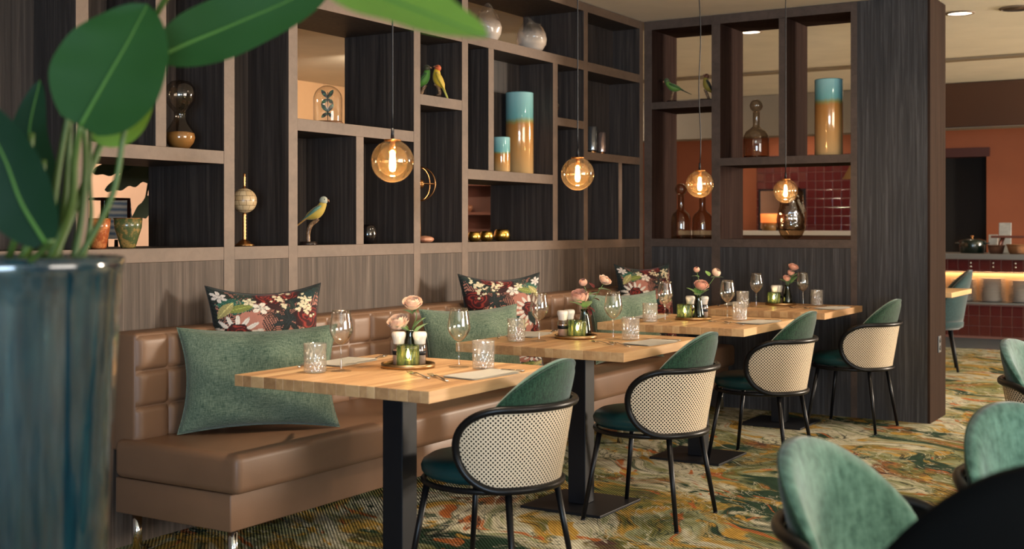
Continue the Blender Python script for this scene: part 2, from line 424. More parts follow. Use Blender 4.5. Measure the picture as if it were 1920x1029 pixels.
    nt.links.new(coords(nt, (1, 1, 1)).outputs[0], wv.inputs['Vector'])
    rW = ramp(nt, [(0.2, (0.62, 0.62, 0.62)), (0.6, (1.08, 1.08, 1.08))]); nt.links.new(wv.outputs['Fac'], rW.inputs['Fac'])
    nt.links.new(mixc(nt, col, rW.outputs[0], 0.75, 'MULTIPLY'), b.inputs['Base Color'])
    b.inputs['Roughness'].default_value = 0.95; b.inputs['Specular IOR Level'].default_value = 0.1
    bump(nt, b, wv.outputs['Fac'], 0.4, 0.004)
    return m
CARPET = carpet()
def oak():
    m, nt, b = new_mat('oak_butcher_block')
    n = noise(nt, coords(nt, (30, 2.2, 30)), 1.0, 5, 0.6, 0.4)
    oi = nd(nt, 'ShaderNodeObjectInfo')
    r = ramp(nt, [(0.0, (0.40, 0.215, 0.10)), (0.5, (0.60, 0.35, 0.165)), (1.0, (0.76, 0.50, 0.26))])
    ad = nd(nt, 'ShaderNodeMath', operation='MULTIPLY_ADD'); ad.inputs[1].default_value = 0.80
    nt.links.new(oi.outputs['Random'], ad.inputs[0])
    m2 = nd(nt, 'ShaderNodeMath', operation='MULTIPLY_ADD'); m2.inputs[1].default_value = 1.2; m2.inputs[2].default_value = -0.48
    nt.links.new(n.outputs['Fac'], m2.inputs[0]); nt.links.new(m2.outputs[0], ad.inputs[2])
    nt.links.new(ad.outputs[0], r.inputs['Fac']); nt.links.new(r.outputs[0], b.inputs['Base Color'])
    b.inputs['Roughness'].default_value = 0.38; b.inputs['Specular IOR Level'].default_value = 0.4
    bump(nt, b, n.outputs['Fac'], 0.08, 0.002); return m
OAK = oak()

# ================================================================== THE SETTING
X0, X1, Y0, Y1 = -4.6, 9.0, -5.0, 15.45
struct(obj('floor', mesh('floor', [(X0, Y0, 0), (X1, Y0, 0), (X1, Y1, 0), (X0, Y1, 0)], [(0, 1, 2, 3)], CARPET)))
struct(box('ceiling', (X0, X1, Y0, Y1, CEIL, CEIL + 0.1), CEILM))
def wall_open(name, axis, c, a0, a1, z1, holes, mat, t=0.15):
    """wall on plane axis=c spanning a0..a1 with rectangular holes (a0,a1,z0,z1)"""
    cuts = sorted({a0, a1, *[h[0] for h in holes], *[h[1] for h in holes]}); bl = []
    for p, q in zip(cuts[:-1], cuts[1:]):
        hs = sorted([h for h in holes if h[0] <= p and h[1] >= q], key=lambda h: h[2]); z = 0.0
        for h in hs:
            if h[2] > z: bl.append((p, q, z, h[2]))
            z = h[3]
        if z < z1: bl.append((p, q, z, z1))
    B = [((c, c + t, p, q, za, zb) if axis == 'x' else (p, q, c, c + t, za, zb)) for p, q, za, zb in bl]
    return struct(obj(name, boxes_me(name, B, mat)))
wall_open('wall_right', 'x', X1, Y0, Y1, CEIL, [(0.5, 4.3, 0.45, 2.65), (12.1, 13.3, 1.2, 2.7)], GREYW)
wall_open('wall_front', 'y', Y0 - 0.15, X0, X1, CEIL, [(4.8, 8.6, 0.1, 2.05)], GREYW)
wall_open('wall_left', 'x', X0 - 0.15, Y0, Y1, CEIL, [], PEACH)
wall_open('wall_back', 'y', Y1, X0, X1, CEIL, [(0.28, 1.08, 0.0, 2.13)], ORANGE)
def window(n, b, axis):
    x0, x1, y0, y1, z0, z1 = b
    e = struct(obj('window_%d' % n, boxes_me('window', [
        (x0, x1, y0, y1, z0, z0 + .06), (x0, x1, y0, y1, z1 - .06, z1)] +
        ([(x0, x1, y0, y0 + .06, z0, z1), (x0, x1, y1 - .06, y1, z0, z1), (x0, x1, (y0 + y1) / 2 - .03, (y0 + y1) / 2 + .03, z0, z1)] if axis == 'x' else
         [(x0, x0 + .06, y0, y1, z0, z1), (x1 - .06, x1, y0, y1, z0, z1), ((x0 + x1) / 2 - .03, (x0 + x1) / 2 + .03, y0, y1, z0, z1)]), BLACKM)))
    if axis == 'x': box('pane', (x1 - .02, x1 - .014, y0, y1, z0, z1), GLASS, e)
    else: box('pane', (x0, x1, y0 + .014, y0 + .02, z0, z1), GLASS, e)
window(1, (9.02, 9.12, 0.5, 4.3, 0.45, 2.65), 'x')
window(2, (9.02, 9.12, 12.1, 13.3, 1.2, 2.7), 'x')
window(3, (4.8, 8.6, -5.12, -5.02, 0.1, 2.05), 'y')
# solid black box painted as the shade of the passage beyond the kitchen doorway
struct(box('passage_shade', (0.20, 1.16, Y1 + 0.14, Y1 + 1.6, 0.0, 2.25), P('passage_black', (0.006, 0.005, 0.005), 0.9)))
b_ = struct(obj('trim_1', boxes_me('doorway_lintel', [(0.20, 1.12, Y1 - 0.03, Y1 + 0.10, 2.13, 2.24)], P('lintel_brown', (0.075, 0.022, 0.016), 0.5))))
struct(box('trim_5', (X0, X0 + .02, 8.7, Y1, 0, CEIL - .002), TAN))
# kitchen bulkhead under the ceiling, and the ceiling batten in front of it
struct(box('trim_2', (X0 + 0.05, X1 - 0.05, 13.45, 13.75, 2.33, CEIL - 0.004), GREYW))
STEELB = P('bronze_steel_sheet', (0.15, 0.085, 0.062), 0.28, 0.85)
hd = box('extractor_hood', (0.55, 4.2, 13.36, 13.448, 2.335, CEIL - 0.006), STEELB, bevel=0.004)
tag(hd, 'bronze steel extractor hood panel hanging above the tiled buffet counter', 'hood')
struct(box('trim_3', (X0 + 0.05, X1 - 0.05, 11.40, 11.54, CEIL - 0.02, CEIL - 0.001), P('batten_tan', (0.30, 0.23, 0.15), 0.7)))

# ================================================================== DISPLAY SHELF, LONG SIDE (front face on x = 0)
DEP = 0.48
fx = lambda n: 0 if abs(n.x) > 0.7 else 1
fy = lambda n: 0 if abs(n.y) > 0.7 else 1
SH = thing('display_shelf', 'long dark wood open display shelf wall rising behind the brown leather bench', 'shelf')
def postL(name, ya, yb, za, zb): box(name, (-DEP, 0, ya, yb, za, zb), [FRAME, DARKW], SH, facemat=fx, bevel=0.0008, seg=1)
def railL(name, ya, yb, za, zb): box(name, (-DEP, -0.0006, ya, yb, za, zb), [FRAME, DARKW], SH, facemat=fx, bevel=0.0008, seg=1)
def backL(ya, yb, za, zb, x=-0.25): box('back_panel', (x - 0.02, x, ya, yb, za, zb), DARKW, SH)
pA, pB, pC, pD, pE, pG, pH = (3.112, 3.172), (3.900, 3.965), (4.318, 4.381), (5.311, 5.371), (5.776, 5.838), (7.246, 7.303), (8.112, 8.172)
far = [(-4.9, -4.84), (-3.4, -3.34), (-1.9, -1.84), (-0.4, -0.34), (1.05, 1.11), (2.20, 2.26)]
for a, b in far + [pA, pB, pC, pD, pE, pG, pH]: postL('post', a, b, 0.0, CEIL - 0.003)
def between(p, q): return p[1] + 0.0004, q[0] - 0.0004
R2 = (2.343, 2.404); TOP = (2.742, CEIL - 0.004); BOT = (1.138, 1.196)
seq = far + [pA, pB, pC, pD, pE, pG, pH]
for p, q in zip(seq[:-1], seq[1:]):
    a, b = between(p, q)
    if not (p is pE and q is pG): railL('rail', a, b, *R2)
    railL('rail', a, b, *TOP); railL('rail', a, b, *BOT)
    box('wainscot_panel', (-DEP + 0.01, -0.002, a, b, 0.0, BOT[0] - 0.001), PANEL, SH)
railL('rail', *between(pE, pG), *R2)
for p, q in zip(far, far[1:] + [pA]):
    a, b = between(p, q); backL(a, b, BOT[1], R2[0]); backL(a, b, R2[1], TOP[0])
Z = (1.562, 1.619)
railL('shelf_board', *between(pA, pB), *Z)
postL('divider', 3.510, 3.568, Z[1], R2[0]); backL(*between(pA, pB), Z[1], R2[0], -0.30)
backL(*between(pB, pC), BOT[1], R2[0], -0.26)
ZC = (1.742, 1.800)
railL('shelf_board', *between(pC, pD), *ZC)
postL('divider', 4.820, 4.880, BOT[1], ZC[0]); backL(*between(pC, pD), BOT[1], ZC[0], -0.33)
ZD = (1.950, 2.008)
railL('shelf_board', *between(pD, pE), *ZD); backL(*between(pD, pE), BOT[1], ZD[0], -0.25); backL(*between(pD, pE), ZD[1], R2[0], -0.25)
pF = (6.826, 6.887)
postL('divider', *pF, BOT[1], R2[0])
ZE = (1.560, 1.619)
railL('shelf_board', *between(pE, pF), *ZE)
postL('divider', 6.056, 6.115, ZE[1], R2[0]); backL(*between(pE, pF), ZE[1], R2[0], -0.25)
ZF = (1.944, 1.997)
railL('shelf_board', *between(pF, pG), *ZF); backL(*between(pF, pG), BOT[1], ZF[0]); backL(*between(pF, pG), ZF[1], R2[0])
ZG = (1.740, 1.794)
railL('shelf_board', *between(pG, pH), *ZG)
postL('divider', 7.768, 7.822, BOT[1], ZG[0]); backL(*between(pG, pH), BOT[1], ZG[0]); backL(*between(pG, pH), ZG[1], R2[0]); backL(*between(pG, pH), R2[1], TOP[0], -0.22)
for p, q in ((pA, pB), (pB, pC), (pC, pD), (pD, pE)): backL(*between(p, q), R2[1], TOP[0])

# ================================================================== DISPLAY SHELF, SHORT SIDE (front face on y = 8.18)
YB, BD = 8.18, 0.452
SB = thing('display_shelf', 'see-through dark wood shelf wall closing the dining corner beside the column', 'shelf')
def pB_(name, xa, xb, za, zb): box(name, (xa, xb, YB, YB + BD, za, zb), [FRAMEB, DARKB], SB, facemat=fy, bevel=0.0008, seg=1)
FRAMEB = wood('shaded_laminate', (0.070, 0.050, 0.041), (0.085, 0.061, 0.050), (0.100, 0.073, 0.060), (26, 26, 26), 0.5, 0.05); DARKB = wood('reddish_dark_oak', (0.016, 0.0085, 0.007), (0.026, 0.014, 0.0115), (0.040, 0.023, 0.018), (46, 46, 1.3), 0.75, 0.4, 0.04)  # back frames: the taupe laminate with shade put into its colour
for xa, xb in ((0.003, 0.065), (0.536, 0.601)): pB_('post', xa, xb, 0.0, CEIL - 0.003)
pB_('post', 1.537, 1.580, 0.0, CEIL - 0.003)
pB_('divider', 1.035, 1.092, 1.775, 2.735)
for xa, xb in ((0.0654, 0.5356), (0.6014, 1.5366)):
    pB_('rail', xa, xb, 2.736, CEIL - 0.004); pB_('rail', xa, xb, 1.140, 1.197)
    box('wainscot_panel', (xa, xb, YB + 0.002, YB + BD - 0.01, 0.0, 1.139), PANELB, SB)
pB_('shelf_board', 0.0654, 0.5356, 2.150, 2.201)
pB_('shelf_board', 0.6014, 1.5366, 1.720, 1.775)
box('column_panel', (1.5804, 2.040, YB + 0.001, YB + BD, 0.0, CEIL - 0.003), PANELB, SB)
box('column_edge', (2.0404, 2.056, YB, YB + BD + 0.004, 0.0, CEIL - 0.003), EDGEW, SB)
sk = thing('wall_socket', 'small grey double wall socket low on the end of the column', 'socket', onx(1760.5, 645, 2.0562))
box('cover_plate', (0, 0.007, -0.035, 0.035, -0.055, 0.055), P('socket_grey', (0.10, 0.11, 0.12), 0.4), sk, bevel=0.002)
for zz in (-0.025, 0.025): lathe('socket_hole', [(0, 0.0), (0.016, 0.0), (0.016, 0.002), (0, 0.002)], BLACKM, sk, (0.007, 0, zz), 16).rotation_euler = (0, PI / 2, 0)


# ================================================================== LEATHER BENCH
BN = thing('bench', 'long brown leather banquette with square-stitched back along the shelf wall', 'bench')
BY0, BY1 = 3.24, 8.165
box('base', (0.05, 0.672, BY0 + 0.02, BY1, 0.16, 0.300), LEATHER, BN, bevel=0.006, smooth=True)
def cushion_fn():
    bm = bmesh.new()
    bmesh.ops.create_cube(bm, size=1.0)
    for v in bm.verts:
        v.co = Vector((0.06 if v.co.x < 0 else 0.725, BY0 if v.co.y < 0 else BY1, 0.302 if v.co.z < 0 else 0.452))
    bmesh.ops.bevel(bm, geom=list(bm.edges), offset=0.030, segments=4, profile=0.5, affect='EDGES')
    return bm_mesh(bm, 'seat_cushion', LEATHER, True)
obj('seat_cushion', cushion_fn(), BN)
BKX = 0.150
bk = box('backrest', (0.006, BKX, BY0 + 0.03, BY1, 0.40, 0.868), LEATHER, BN, bevel=0.016, seg=3, smooth=True)
def panel_me(w, h, d):
    def fn(u, v):
        a = 2 * u - 1; b = 2 * v - 1
        bulge = (max(0, 1 - a ** 6) * max(0, 1 - b ** 6)) ** 0.45
        return (d * bulge, (u - 0.5) * w, (v - 0.5) * h)
    return grid_me('stitched_panel', 12, 12, fn, LEATHER)
ncol = 30; pw = (BY1 - BY0 - 0.04) / ncol; ph = 0.141
pm = panel_me(pw - 0.0015, ph - 0.0015, 0.022)
for r in range(3):
    for k in range(ncol):
        obj('stitched_panel', pm, bk, (BKX - 0.004, BY0 + 0.035 + pw * (k + 0.5), 0.436 + ph * (r + 0.5)))
for yy in (3.30, 4.9, 6.5, 8.09):
    for xx in (0.13, 0.645):
        lathe('leg', [(0, 0), (0.019, 0), (0.019, 0.165), (0, 0.165)], CHROME, BN, (xx, yy, 0), 20)

# ================================================================== TABLES
TX0, TX1, TW, TZ = 0.79, 1.637, 0.82, 0.76
TY = [3.16, 4.553, 5.93, 7.285]
TWORD = ['nearest table', 'second table from the planter', 'third table from the planter', 'farthest table by the dark wall']
def make_table(i, y0):
    t = thing('dining_table', ['square oak dining table nearest the planter, beside the bench end', 'square oak dining table second from the planter',
              'square oak dining table third from the planter', 'square oak dining table farthest back, against the dark wall'][i], 'table', ((TX0 + TX1) / 2, y0 + TW / 2, 0), 0, 'oak tables along the bench')
    rnd = random.Random(i + 3); x = TX0
    hx = (TX0 + TX1) / 2
    while x < TX1 - 0.004:
        w = rnd.choice([0.032, 0.04, 0.044, 0.05, 0.058])
        if TX1 - x - w < 0.03: w = TX1 - x
        box('stave', (x - hx, x - hx + w - 0.0003, -TW / 2, TW / 2, TZ - 0.040, TZ - rnd.uniform(0, 0.0003)), OAK, t, bevel=0.0012, seg=1)
        x += w
    box('mounting_plate', (-0.22, 0.22, -0.20, 0.20, TZ - 0.046, TZ - 0.0405), BLACKM, t)
    box('column', (-0.045, 0.045, -0.045, 0.045, 0.012, TZ - 0.046), BLACKM, t, bevel=0.003)
    box('base_plate', (-0.205, 0.205, -0.207, 0.207, 0.0, 0.012), BLACKM, t, bevel=0.002)
    return t
for i, y0 in enumerate(TY): make_table(i, y0)

# ================================================================== CANE CHAIRS (local +X is the back)
def cane_mat():
    m = bpy.data.materials.new('woven_cane'); m.use_nodes = True; nt = m.node_tree; b = nt.nodes['Principled BSDF']
    tc = nd(nt, 'ShaderNodeTexCoord'); sp = nd(nt, 'ShaderNodeSeparateXYZ'); nt.links.new(tc.outputs['UV'], sp.inputs[0])
    def cell(out, shift):
        a = nd(nt, 'ShaderNodeMath', operation='MULTIPLY_ADD'); a.inputs[1].default_value = 1 / 0.0160; a.inputs[2].default_value = shift
        nt.links.new(out, a.inputs[0])
        f = nd(nt, 'ShaderNodeMath', operation='FRACT'); nt.links.new(a.outputs[0], f.inputs[0])
        s = nd(nt, 'ShaderNodeMath', operation='SUBTRACT'); s.inputs[1].default_value = 0.5; nt.links.new(f.outputs[0], s.inputs[0])
        return s.outputs[0]
    def hole(sh):
        cb = nd(nt, 'ShaderNodeCombineXYZ'); nt.links.new(cell(sp.outputs[0], sh), cb.inputs[0]); nt.links.new(cell(sp.outputs[1], sh), cb.inputs[1])
        ln = nd(nt, 'ShaderNodeVectorMath', operation='LENGTH'); nt.links.new(cb.outputs[0], ln.inputs[0])
        lt = nd(nt, 'ShaderNodeMath', operation='LESS_THAN'); lt.inputs[1].default_value = 0.215; nt.links.new(ln.outputs['Value'], lt.inputs[0])
        return lt.outputs[0]
    mx = nd(nt, 'ShaderNodeMath', operation='MAXIMUM'); nt.links.new(hole(0.0), mx.inputs[0]); nt.links.new(hole(0.5), mx.inputs[1])
    n = noise(nt, coords(nt, (1100, 1100, 1), 'uv'), 1.0, 2)
    nt.links.new(mixc(nt, (0.60, 0.47, 0.32), (0.80, 0.66, 0.48), n.outputs['Fac']), b.inputs['Base Color'])
    b.inputs['Roughness'].default_value = 0.55
    tr = nd(nt, 'ShaderNodeBsdfTransparent'); ms = nd(nt, 'ShaderNodeMixShader')
    nt.links.new(mx.outputs[0], ms.inputs[0]); nt.links.new(b.outputs[0], ms.inputs[1]); nt.links.new(tr.outputs[0], ms.inputs[2])
    nt.links.new(ms.outputs[0], nt.nodes['Material Output'].inputs[0])
    return m
CANE = cane_mat(); CANESHADE = P('cane_shade_black', (0.004, 0.004, 0.004), 0.95, 0, 0.05)
ZLO, ZHI = 0.398, 0.672
ZM, HZ_ = (ZLO + ZHI) / 2, (ZHI - ZLO) / 2
def crad(z): return 0.246 + 0.046 * (z - ZLO) / (ZHI - ZLO)
LA, RA = 0.400, 0.165
def stad(l):
    q = abs(l) - (LA - RA)
    return HZ_ if q <= 0 else HZ_ * math.sqrt(max(0, 1 - (q / RA) ** 2))
def cpt(l, z, dr=0.0):
    a = l / 0.268; r = crad(z) + dr
    return Vector((r * math.cos(a), r * math.sin(a) * 0.985, z))
def pad_me(mat, zpk=0.832, zr=0.655, amax=1.30, ameet=1.05, rin=0.018, th=0.045, dz=0.0, rs=1.0, front=None):
    """padded shell: thick curved back whose top edge arches from arm to arm"""
    nA, nZ = 44, 12; V, Fc = [], []
    ring = 2 * (nZ + 1)
    for i in range(nA + 1):
        a = -amax + 2 * amax * i / nA
        q = abs(a) / ameet
        zt = zr + (zpk - zr) * math.cos(q * PI / 2) ** 0.85 if q < 1 else zr - (zr - 0.47) * ((abs(a) - ameet) / (amax - ameet)) ** 1.3
        zb = 0.44
        tf = th * (0.35 + 0.65 * max(0, 1 - (abs(a) / amax) ** 4))
        row = []
        for j in range(nZ + 1):
            v = j / nZ; z = zb + (zt - zb) * v
            r = (crad(z) - rin) * rs + 0.010 * max(0, z - 0.67) / 0.16
            pinch = 1 - 0.45 * max(0, (v - 0.86) / 0.14) ** 2
            row.append((r - tf * (1 - pinch) / 2, z))
        for j in range(nZ + 1):
            v = 1 - j / nZ; z = zb + (zt - zb) * v
            r = (crad(z) - rin) * rs + 0.010 * max(0, z - 0.67) / 0.16
            pinch = 1 - 0.45 * max(0, (v - 0.86) / 0.14) ** 2
            row.append((r - tf * (1 + pinch) / 2, z))
        for r, z in row: V.append((r * math.cos(a), r * math.sin(a), z + dz))
    for i in range(nA):
        for j in range(ring):
            j2 = (j + 1) % ring
            Fc.append((i * ring + j, (i + 1) * ring + j, (i + 1) * ring + j2, i * ring + j2))
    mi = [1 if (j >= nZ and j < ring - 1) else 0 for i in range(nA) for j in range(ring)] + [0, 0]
    Fc.append(tuple(range(ring))); Fc.append(tuple(reversed([nA * ring + j for j in range(ring)])))
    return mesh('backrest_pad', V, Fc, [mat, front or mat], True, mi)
def make_chair():
    t = thing('cane_chair', 'x', 'chair', (0, 0, 0), 0, 'cane-backed dining chairs')
    lathe('seat_cushion', [(0, 0.404), (0.19, 0.404), (0.222, 0.409), (0.238, 0.425), (0.241, 0.442), (0.233, 0.460), (0.210, 0.474), (0.14, 0.482), (0, 0.484)], TEALSEAT, t, (-0.014, 0, 0), 48)
    tube('seat_ring', [(0.243 * math.cos(a), 0.243 * math.sin(a), 0.394) for a in [2 * PI * k / 48 for k in range(48)]], 0.011, BLACKT, t, 10, True)
    for (tx, ty), (bx, by) in (((0.165, -0.165), (0.222, -0.214)), ((0.165, 0.165), (0.222, 0.214)), ((-0.165, -0.165), (-0.222, -0.214)), ((-0.165, 0.165), (-0.222, 0.214))):
        lg = tube('leg', [(bx, by, 0.004), (tx, ty, 0.392)], [0.0095, 0.0125], BLACKT, t, 12)
        lathe('foot_glide', [(0, 0), (0.011, 0), (0.011, 0.006), (0, 0.006)], BLACKM, lg, (bx, by, 0), 10)
    # arm rail: closed loop around the cane
    pts = []
    n = 40
    for k in range(n + 1):
        l = -LA + 2 * LA * (0.5 - 0.5 * math.cos(PI * k / n)); pts.append(cpt(l, ZM + stad(l) + 0.004, 0.004))
    for k in range(n - 1, 0, -1):
        l = -LA + 2 * LA * (0.5 - 0.5 * math.cos(PI * k / n)); pts.append(cpt(l, ZM - stad(l) - 0.003, 0.004))
    tube('arm_rail', pts, 0.0135, BLACKT, t, 12, True)
    nu, nv = 60, 10
    def fn(u, v):
        l = (-LA + 2 * LA * u) * 0.999; z = ZM + stad(l) * (2 * v - 1); return cpt(l, z)
    def uvf(u, v):
        l = (-LA + 2 * LA * u) * 0.999; return (l, ZM + stad(l) * (2 * v - 1))
    obj('cane_panel', grid_me('cane_panel', nu, nv, fn, CANE, True, uvf), t)
    obj('cane_shade', grid_me('cane_shade', 40, 4, lambda u, v: cpt((-LA + 2 * LA * u) * 0.97, ZM + stad((-LA + 2 * LA * u) * 0.97) * (1.96 * v - 0.98), -0.009), CANESHADE, True), t)  # black shell standing for the shade between cane and pad
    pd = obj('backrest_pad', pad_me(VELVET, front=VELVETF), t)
    # piping along the outer top edge of the pad
    pp = []
    for k in range(41):
        a = -1.02 + 2.04 * k / 40; z = 0.655 + 0.177 * math.cos(abs(a) / 1.05 * PI / 2) ** 0.85 - 0.004
        r = crad(z) - 0.018 + 0.010 * max(0, z - 0.67) / 0.16 - 0.009
        pp.append((r * math.cos(a), r * math.sin(a), z + 0.001))
    tube('piping', pp, 0.0035, VELVET, pd, 6)
    return t
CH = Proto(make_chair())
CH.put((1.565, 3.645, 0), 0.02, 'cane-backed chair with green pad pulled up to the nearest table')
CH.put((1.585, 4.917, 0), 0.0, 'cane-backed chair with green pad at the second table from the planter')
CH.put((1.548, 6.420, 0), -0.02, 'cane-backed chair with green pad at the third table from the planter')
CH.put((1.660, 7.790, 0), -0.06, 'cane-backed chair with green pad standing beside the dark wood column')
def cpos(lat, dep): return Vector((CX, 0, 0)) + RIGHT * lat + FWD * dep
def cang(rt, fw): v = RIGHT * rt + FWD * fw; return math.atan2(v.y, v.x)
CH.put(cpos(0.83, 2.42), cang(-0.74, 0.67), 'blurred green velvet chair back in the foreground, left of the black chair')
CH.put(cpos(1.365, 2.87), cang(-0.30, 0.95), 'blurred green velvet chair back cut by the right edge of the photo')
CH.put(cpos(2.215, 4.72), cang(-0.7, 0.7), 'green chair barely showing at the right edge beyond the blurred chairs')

# black chair closest to the camera
bc = thing('tub_chair', 'black upholstered tub chair filling the lower right corner', 'chair', cpos(0.70, 1.87), cang(-0.05, -1.0))
obj('shell', pad_me(BLACKSEAT, 0.990, 0.50, 1.45, 1.2, -0.02, 0.055, 0.0, 1.0), bc)
lathe('seat_cushion', [(0, 0.36), (0.24, 0.36), (0.275, 0.38), (0.28, 0.42), (0.26, 0.455), (0, 0.47)], BLACKSEAT, bc, seg=40)
for sx in (-1, 1):
    for sy in (-1, 1): tube('leg', [(0.22 * sx, 0.21 * sy, 0), (0.17 * sx, 0.16 * sy, 0.37)], [0.012, 0.017], BLACKM, bc, 10)

# ================================================================== TABLEWARE
def wine_proto():
    t = thing('wine_glass', 'x', 'glass', (0, 0, 0), 0, 'stemmed wine glasses')
    lathe('foot', [(0, 0.0), (0.037, 0.0), (0.038, 0.0015), (0.030, 0.0035), (0.012, 0.006), (0.005, 0.011)], FOOTGLASS, t, seg=40)
    lathe('stem', [(0.005, 0.011), (0.0037, 0.025), (0.0033, 0.06), (0.0038, 0.085), (0.0065, 0.096)], GLASS, t, seg=20)
    pr = [(0, 0.0945), (0.008, 0.097), (0.020, 0.106), (0.032, 0.120), (0.0400, 0.136), (0.0425, 0.148), (0.0420, 0.160), (0.0385, 0.185), (0.0345, 0.208), (0.0325, 0.222)]
    lathe('bowl', pr + [(0.0318, 0.2222)] + [(max(0, r - 0.0011), z + 0.001) for r, z in reversed(pr[1:-1])] + [(0, 0.0975)], GLASS, t, seg=48)
    return t
WG = Proto(wine_proto())
def tumbler_proto():
    t = thing('tumbler', 'x', 'glass', (0, 0, 0), 0, 'cut crystal tumblers')
    def mod(r, z, a, i):
        if 0.010 < z < 0.062 and r > 0.030 and i < 26:
            d = abs(math.sin(9 * a + 110 * z)) * abs(math.sin(9 * a - 110 * z)); return r - 0.0032 * d, z
        if 0.062 <= z < 0.090 and r > 0.030 and i < 26:
            d = max(0, abs(math.cos(4.5 * a)) - (z - 0.062) / 0.028); return r - 0.0035 * d, z
        return r, z
    pr = [(0, 0.004), (0.034, 0.001), (0.039, 0.003)] + [(0.0405 + 0.0015 * k / 20, 0.006 + 0.097 * k / 20) for k in range(21)]
    pr += [(0.0415, 0.105), (0.0395, 0.1045), (0.0375, 0.06), (0.0355, 0.017), (0.030, 0.013), (0, 0.013)]
    obj('cut_body', lathe_me('cut_body', pr, CUTGLASS, 144, True, mod), t)
    return t
TG = Proto(tumbler_proto())
PLACES = [  # per table: tumbler and wine glass on the wall side, tray, wine glass and tumbler on the aisle side
    ((0.992, 3.358), (1.045, 3.440), (1.178, 3.668), (1.340, 3.768), (1.446, 3.772)),
    ((0.988, 4.754), (1.071, 4.820), (1.140, 5.045), (1.320, 5.080), (1.401, 5.097)),
    ((1.026, 6.105), (1.083, 6.180), (1.159, 6.400), (1.314, 6.520), (1.407, 6.468)),
    ((1.012, 7.548), (1.084, 7.606), (1.150, 7.890), (1.296, 7.915), (1.370, 7.975))]
for i, (tw, ww, tr, wa, ta) in enumerate(PLACES):
    WG.put((*ww, TZ), 0, 'stemmed wine glass on the bench side of the ' + TWORD[i])
    WG.put((*wa, TZ), 0, 'stemmed wine glass on the chair side of the ' + TWORD[i])
    TG.put((*tw, TZ), 0.3 * i, 'cut crystal tumbler on the bench side of the ' + TWORD[i])
    TG.put((*ta, TZ), 0.2 + 0.3 * i, 'cut crystal tumbler on the chair side of the ' + TWORD[i])
# napkins
def napkin_me(w, l):
    bm = bmesh.new()
    rnd = random.Random(4)
    for k, (dx, dy, z0) in enumerate(((0, 0, 0.0006), (0.002, 0.003, 0.0031), (0.004, -0.002, 0.0056))):
        n = 8; vs = [[None] * (n + 1) for _ in range(n + 1)]
        for a in range(n + 1):
            for b in range(n + 1):
                x = -w / 2 + (w - dx) * a / n; y = -l / 2 + (l - dy) * b / n
                vs[a][b] = bm.verts.new((x, y, z0 + 0.0012 * math.sin(3 * x / w + 2 + k) * math.cos(5 * y / l + k) * (1 if k else 0) + 0.0012))
        fs = [bm.faces.new((vs[a][b], vs[a + 1][b], vs[a + 1][b + 1], vs[a][b + 1])) for a in range(n) for b in range(n)]
        bmesh.ops.solidify(bm, geom=fs, thickness=0.0016)
    bmesh.ops.recalc_face_normals(bm, faces=list(bm.faces))
    return bm_mesh(bm, 'folded_napkin', NAPKIN, False)
NM = napkin_me(0.145, 0.265)
for i, y0 in enumerate(TY):
    tag(obj('napkin', NM, None, (1.553, y0 + 0.440, TZ), (0, 0, -0.10)), 'folded cream napkin on the chair side of the ' + TWORD[i], 'napkin', 'folded napkins')
    tag(obj('napkin', NM, None, (0.880, y0 + 0.500, TZ), (0, 0, 0.10 + 0.05 * i)), 'folded cream napkin on the bench side of the ' + TWORD[i], 'napkin', 'folded napkins')
def fork_me():
    bm_pts = []
    hd = tube_me('h', [(0, 0.00, 0.003), (0, 0.03, 0.004), (0, 0.085, 0.008), (0, 0.115, 0.010), (0, 0.130, 0.007)], [0.0050, 0.0055, 0.0030, 0.0035, 0.0075], STEEL, 8, False, 0.35)
    bm = bmesh.new(); bm.from_mesh(hd)
    for k in range(4):
        x = -0.0085 + 0.0057 * k
        m = tube_me('t', [(x * 0.8, 0.126, 0.007), (x, 0.140, 0.004), (x, 0.160, 0.004), (x, 0.182, 0.009)], [0.0022, 0.0019, 0.0018, 0.0010], STEEL, 6)
        bm.from_mesh(m)
    return bm_mesh(bm, 'fork', STEEL, True)
def knife_me():
    bm = bmesh.new()
    bm.from_mesh(tube_me('h', [(0, 0, 0.004), (0, 0.01, 0.004), (0, 0.05, 0.004), (0, 0.095, 0.004)], [0.004, 0.0062, 0.0058, 0.0042], STEEL, 8, False, 0.55))
    bm.from_mesh(tube_me('b', [(0, 0.093, 0.004), (0.001, 0.12, 0.004), (0.0015, 0.18, 0.004), (-0.003, 0.210, 0.004)], [0.0042, 0.0085, 0.0085, 0.0012], STEEL, 8, False, 0.12))
    return bm_mesh(bm, 'knife', STEEL, True)
FM, KM = fork_me(), knife_me()
for i, y0 in enumerate(TY):
    for k, (a, b) in enumerate((((1.452, y0 + 0.262), (1.298, y0 + 0.352)), ((1.548, y0 + 0.232), (1.330, y0 + 0.385)))):
        ang = math.atan2(b[1] - a[1], b[0] - a[0]) - PI / 2
        tag(obj('fork', FM, None, (a[0], a[1], TZ), (0, 0, ang)), ('outer' if k == 0 else 'inner') + ' steel fork on the chair side of the ' + TWORD[i], 'fork', 'steel forks')
    tag(obj('knife', KM, None, (1.625, y0 + 0.610, TZ), (0, 0, PI / 2 + 0.06)), 'steel knife on the chair side of the ' + TWORD[i], 'knife', 'steel knives')
    for k in range(2):
        tag(obj('knife', KM, None, (0.845 - 0.03 * k, y0 + 0.275 + 0.05 * k, TZ), (0, 0, 0.5 + 0.06 * k)), ('near' if k == 0 else 'far') + ' bench-side steel knife on the ' + TWORD[i], 'knife', 'steel knives')
    tag(obj('fork', FM, None, (0.93, y0 + 0.600, TZ), (0, 0, 0.32)), 'steel fork on the bench side of the ' + TWORD[i], 'fork', 'steel forks')

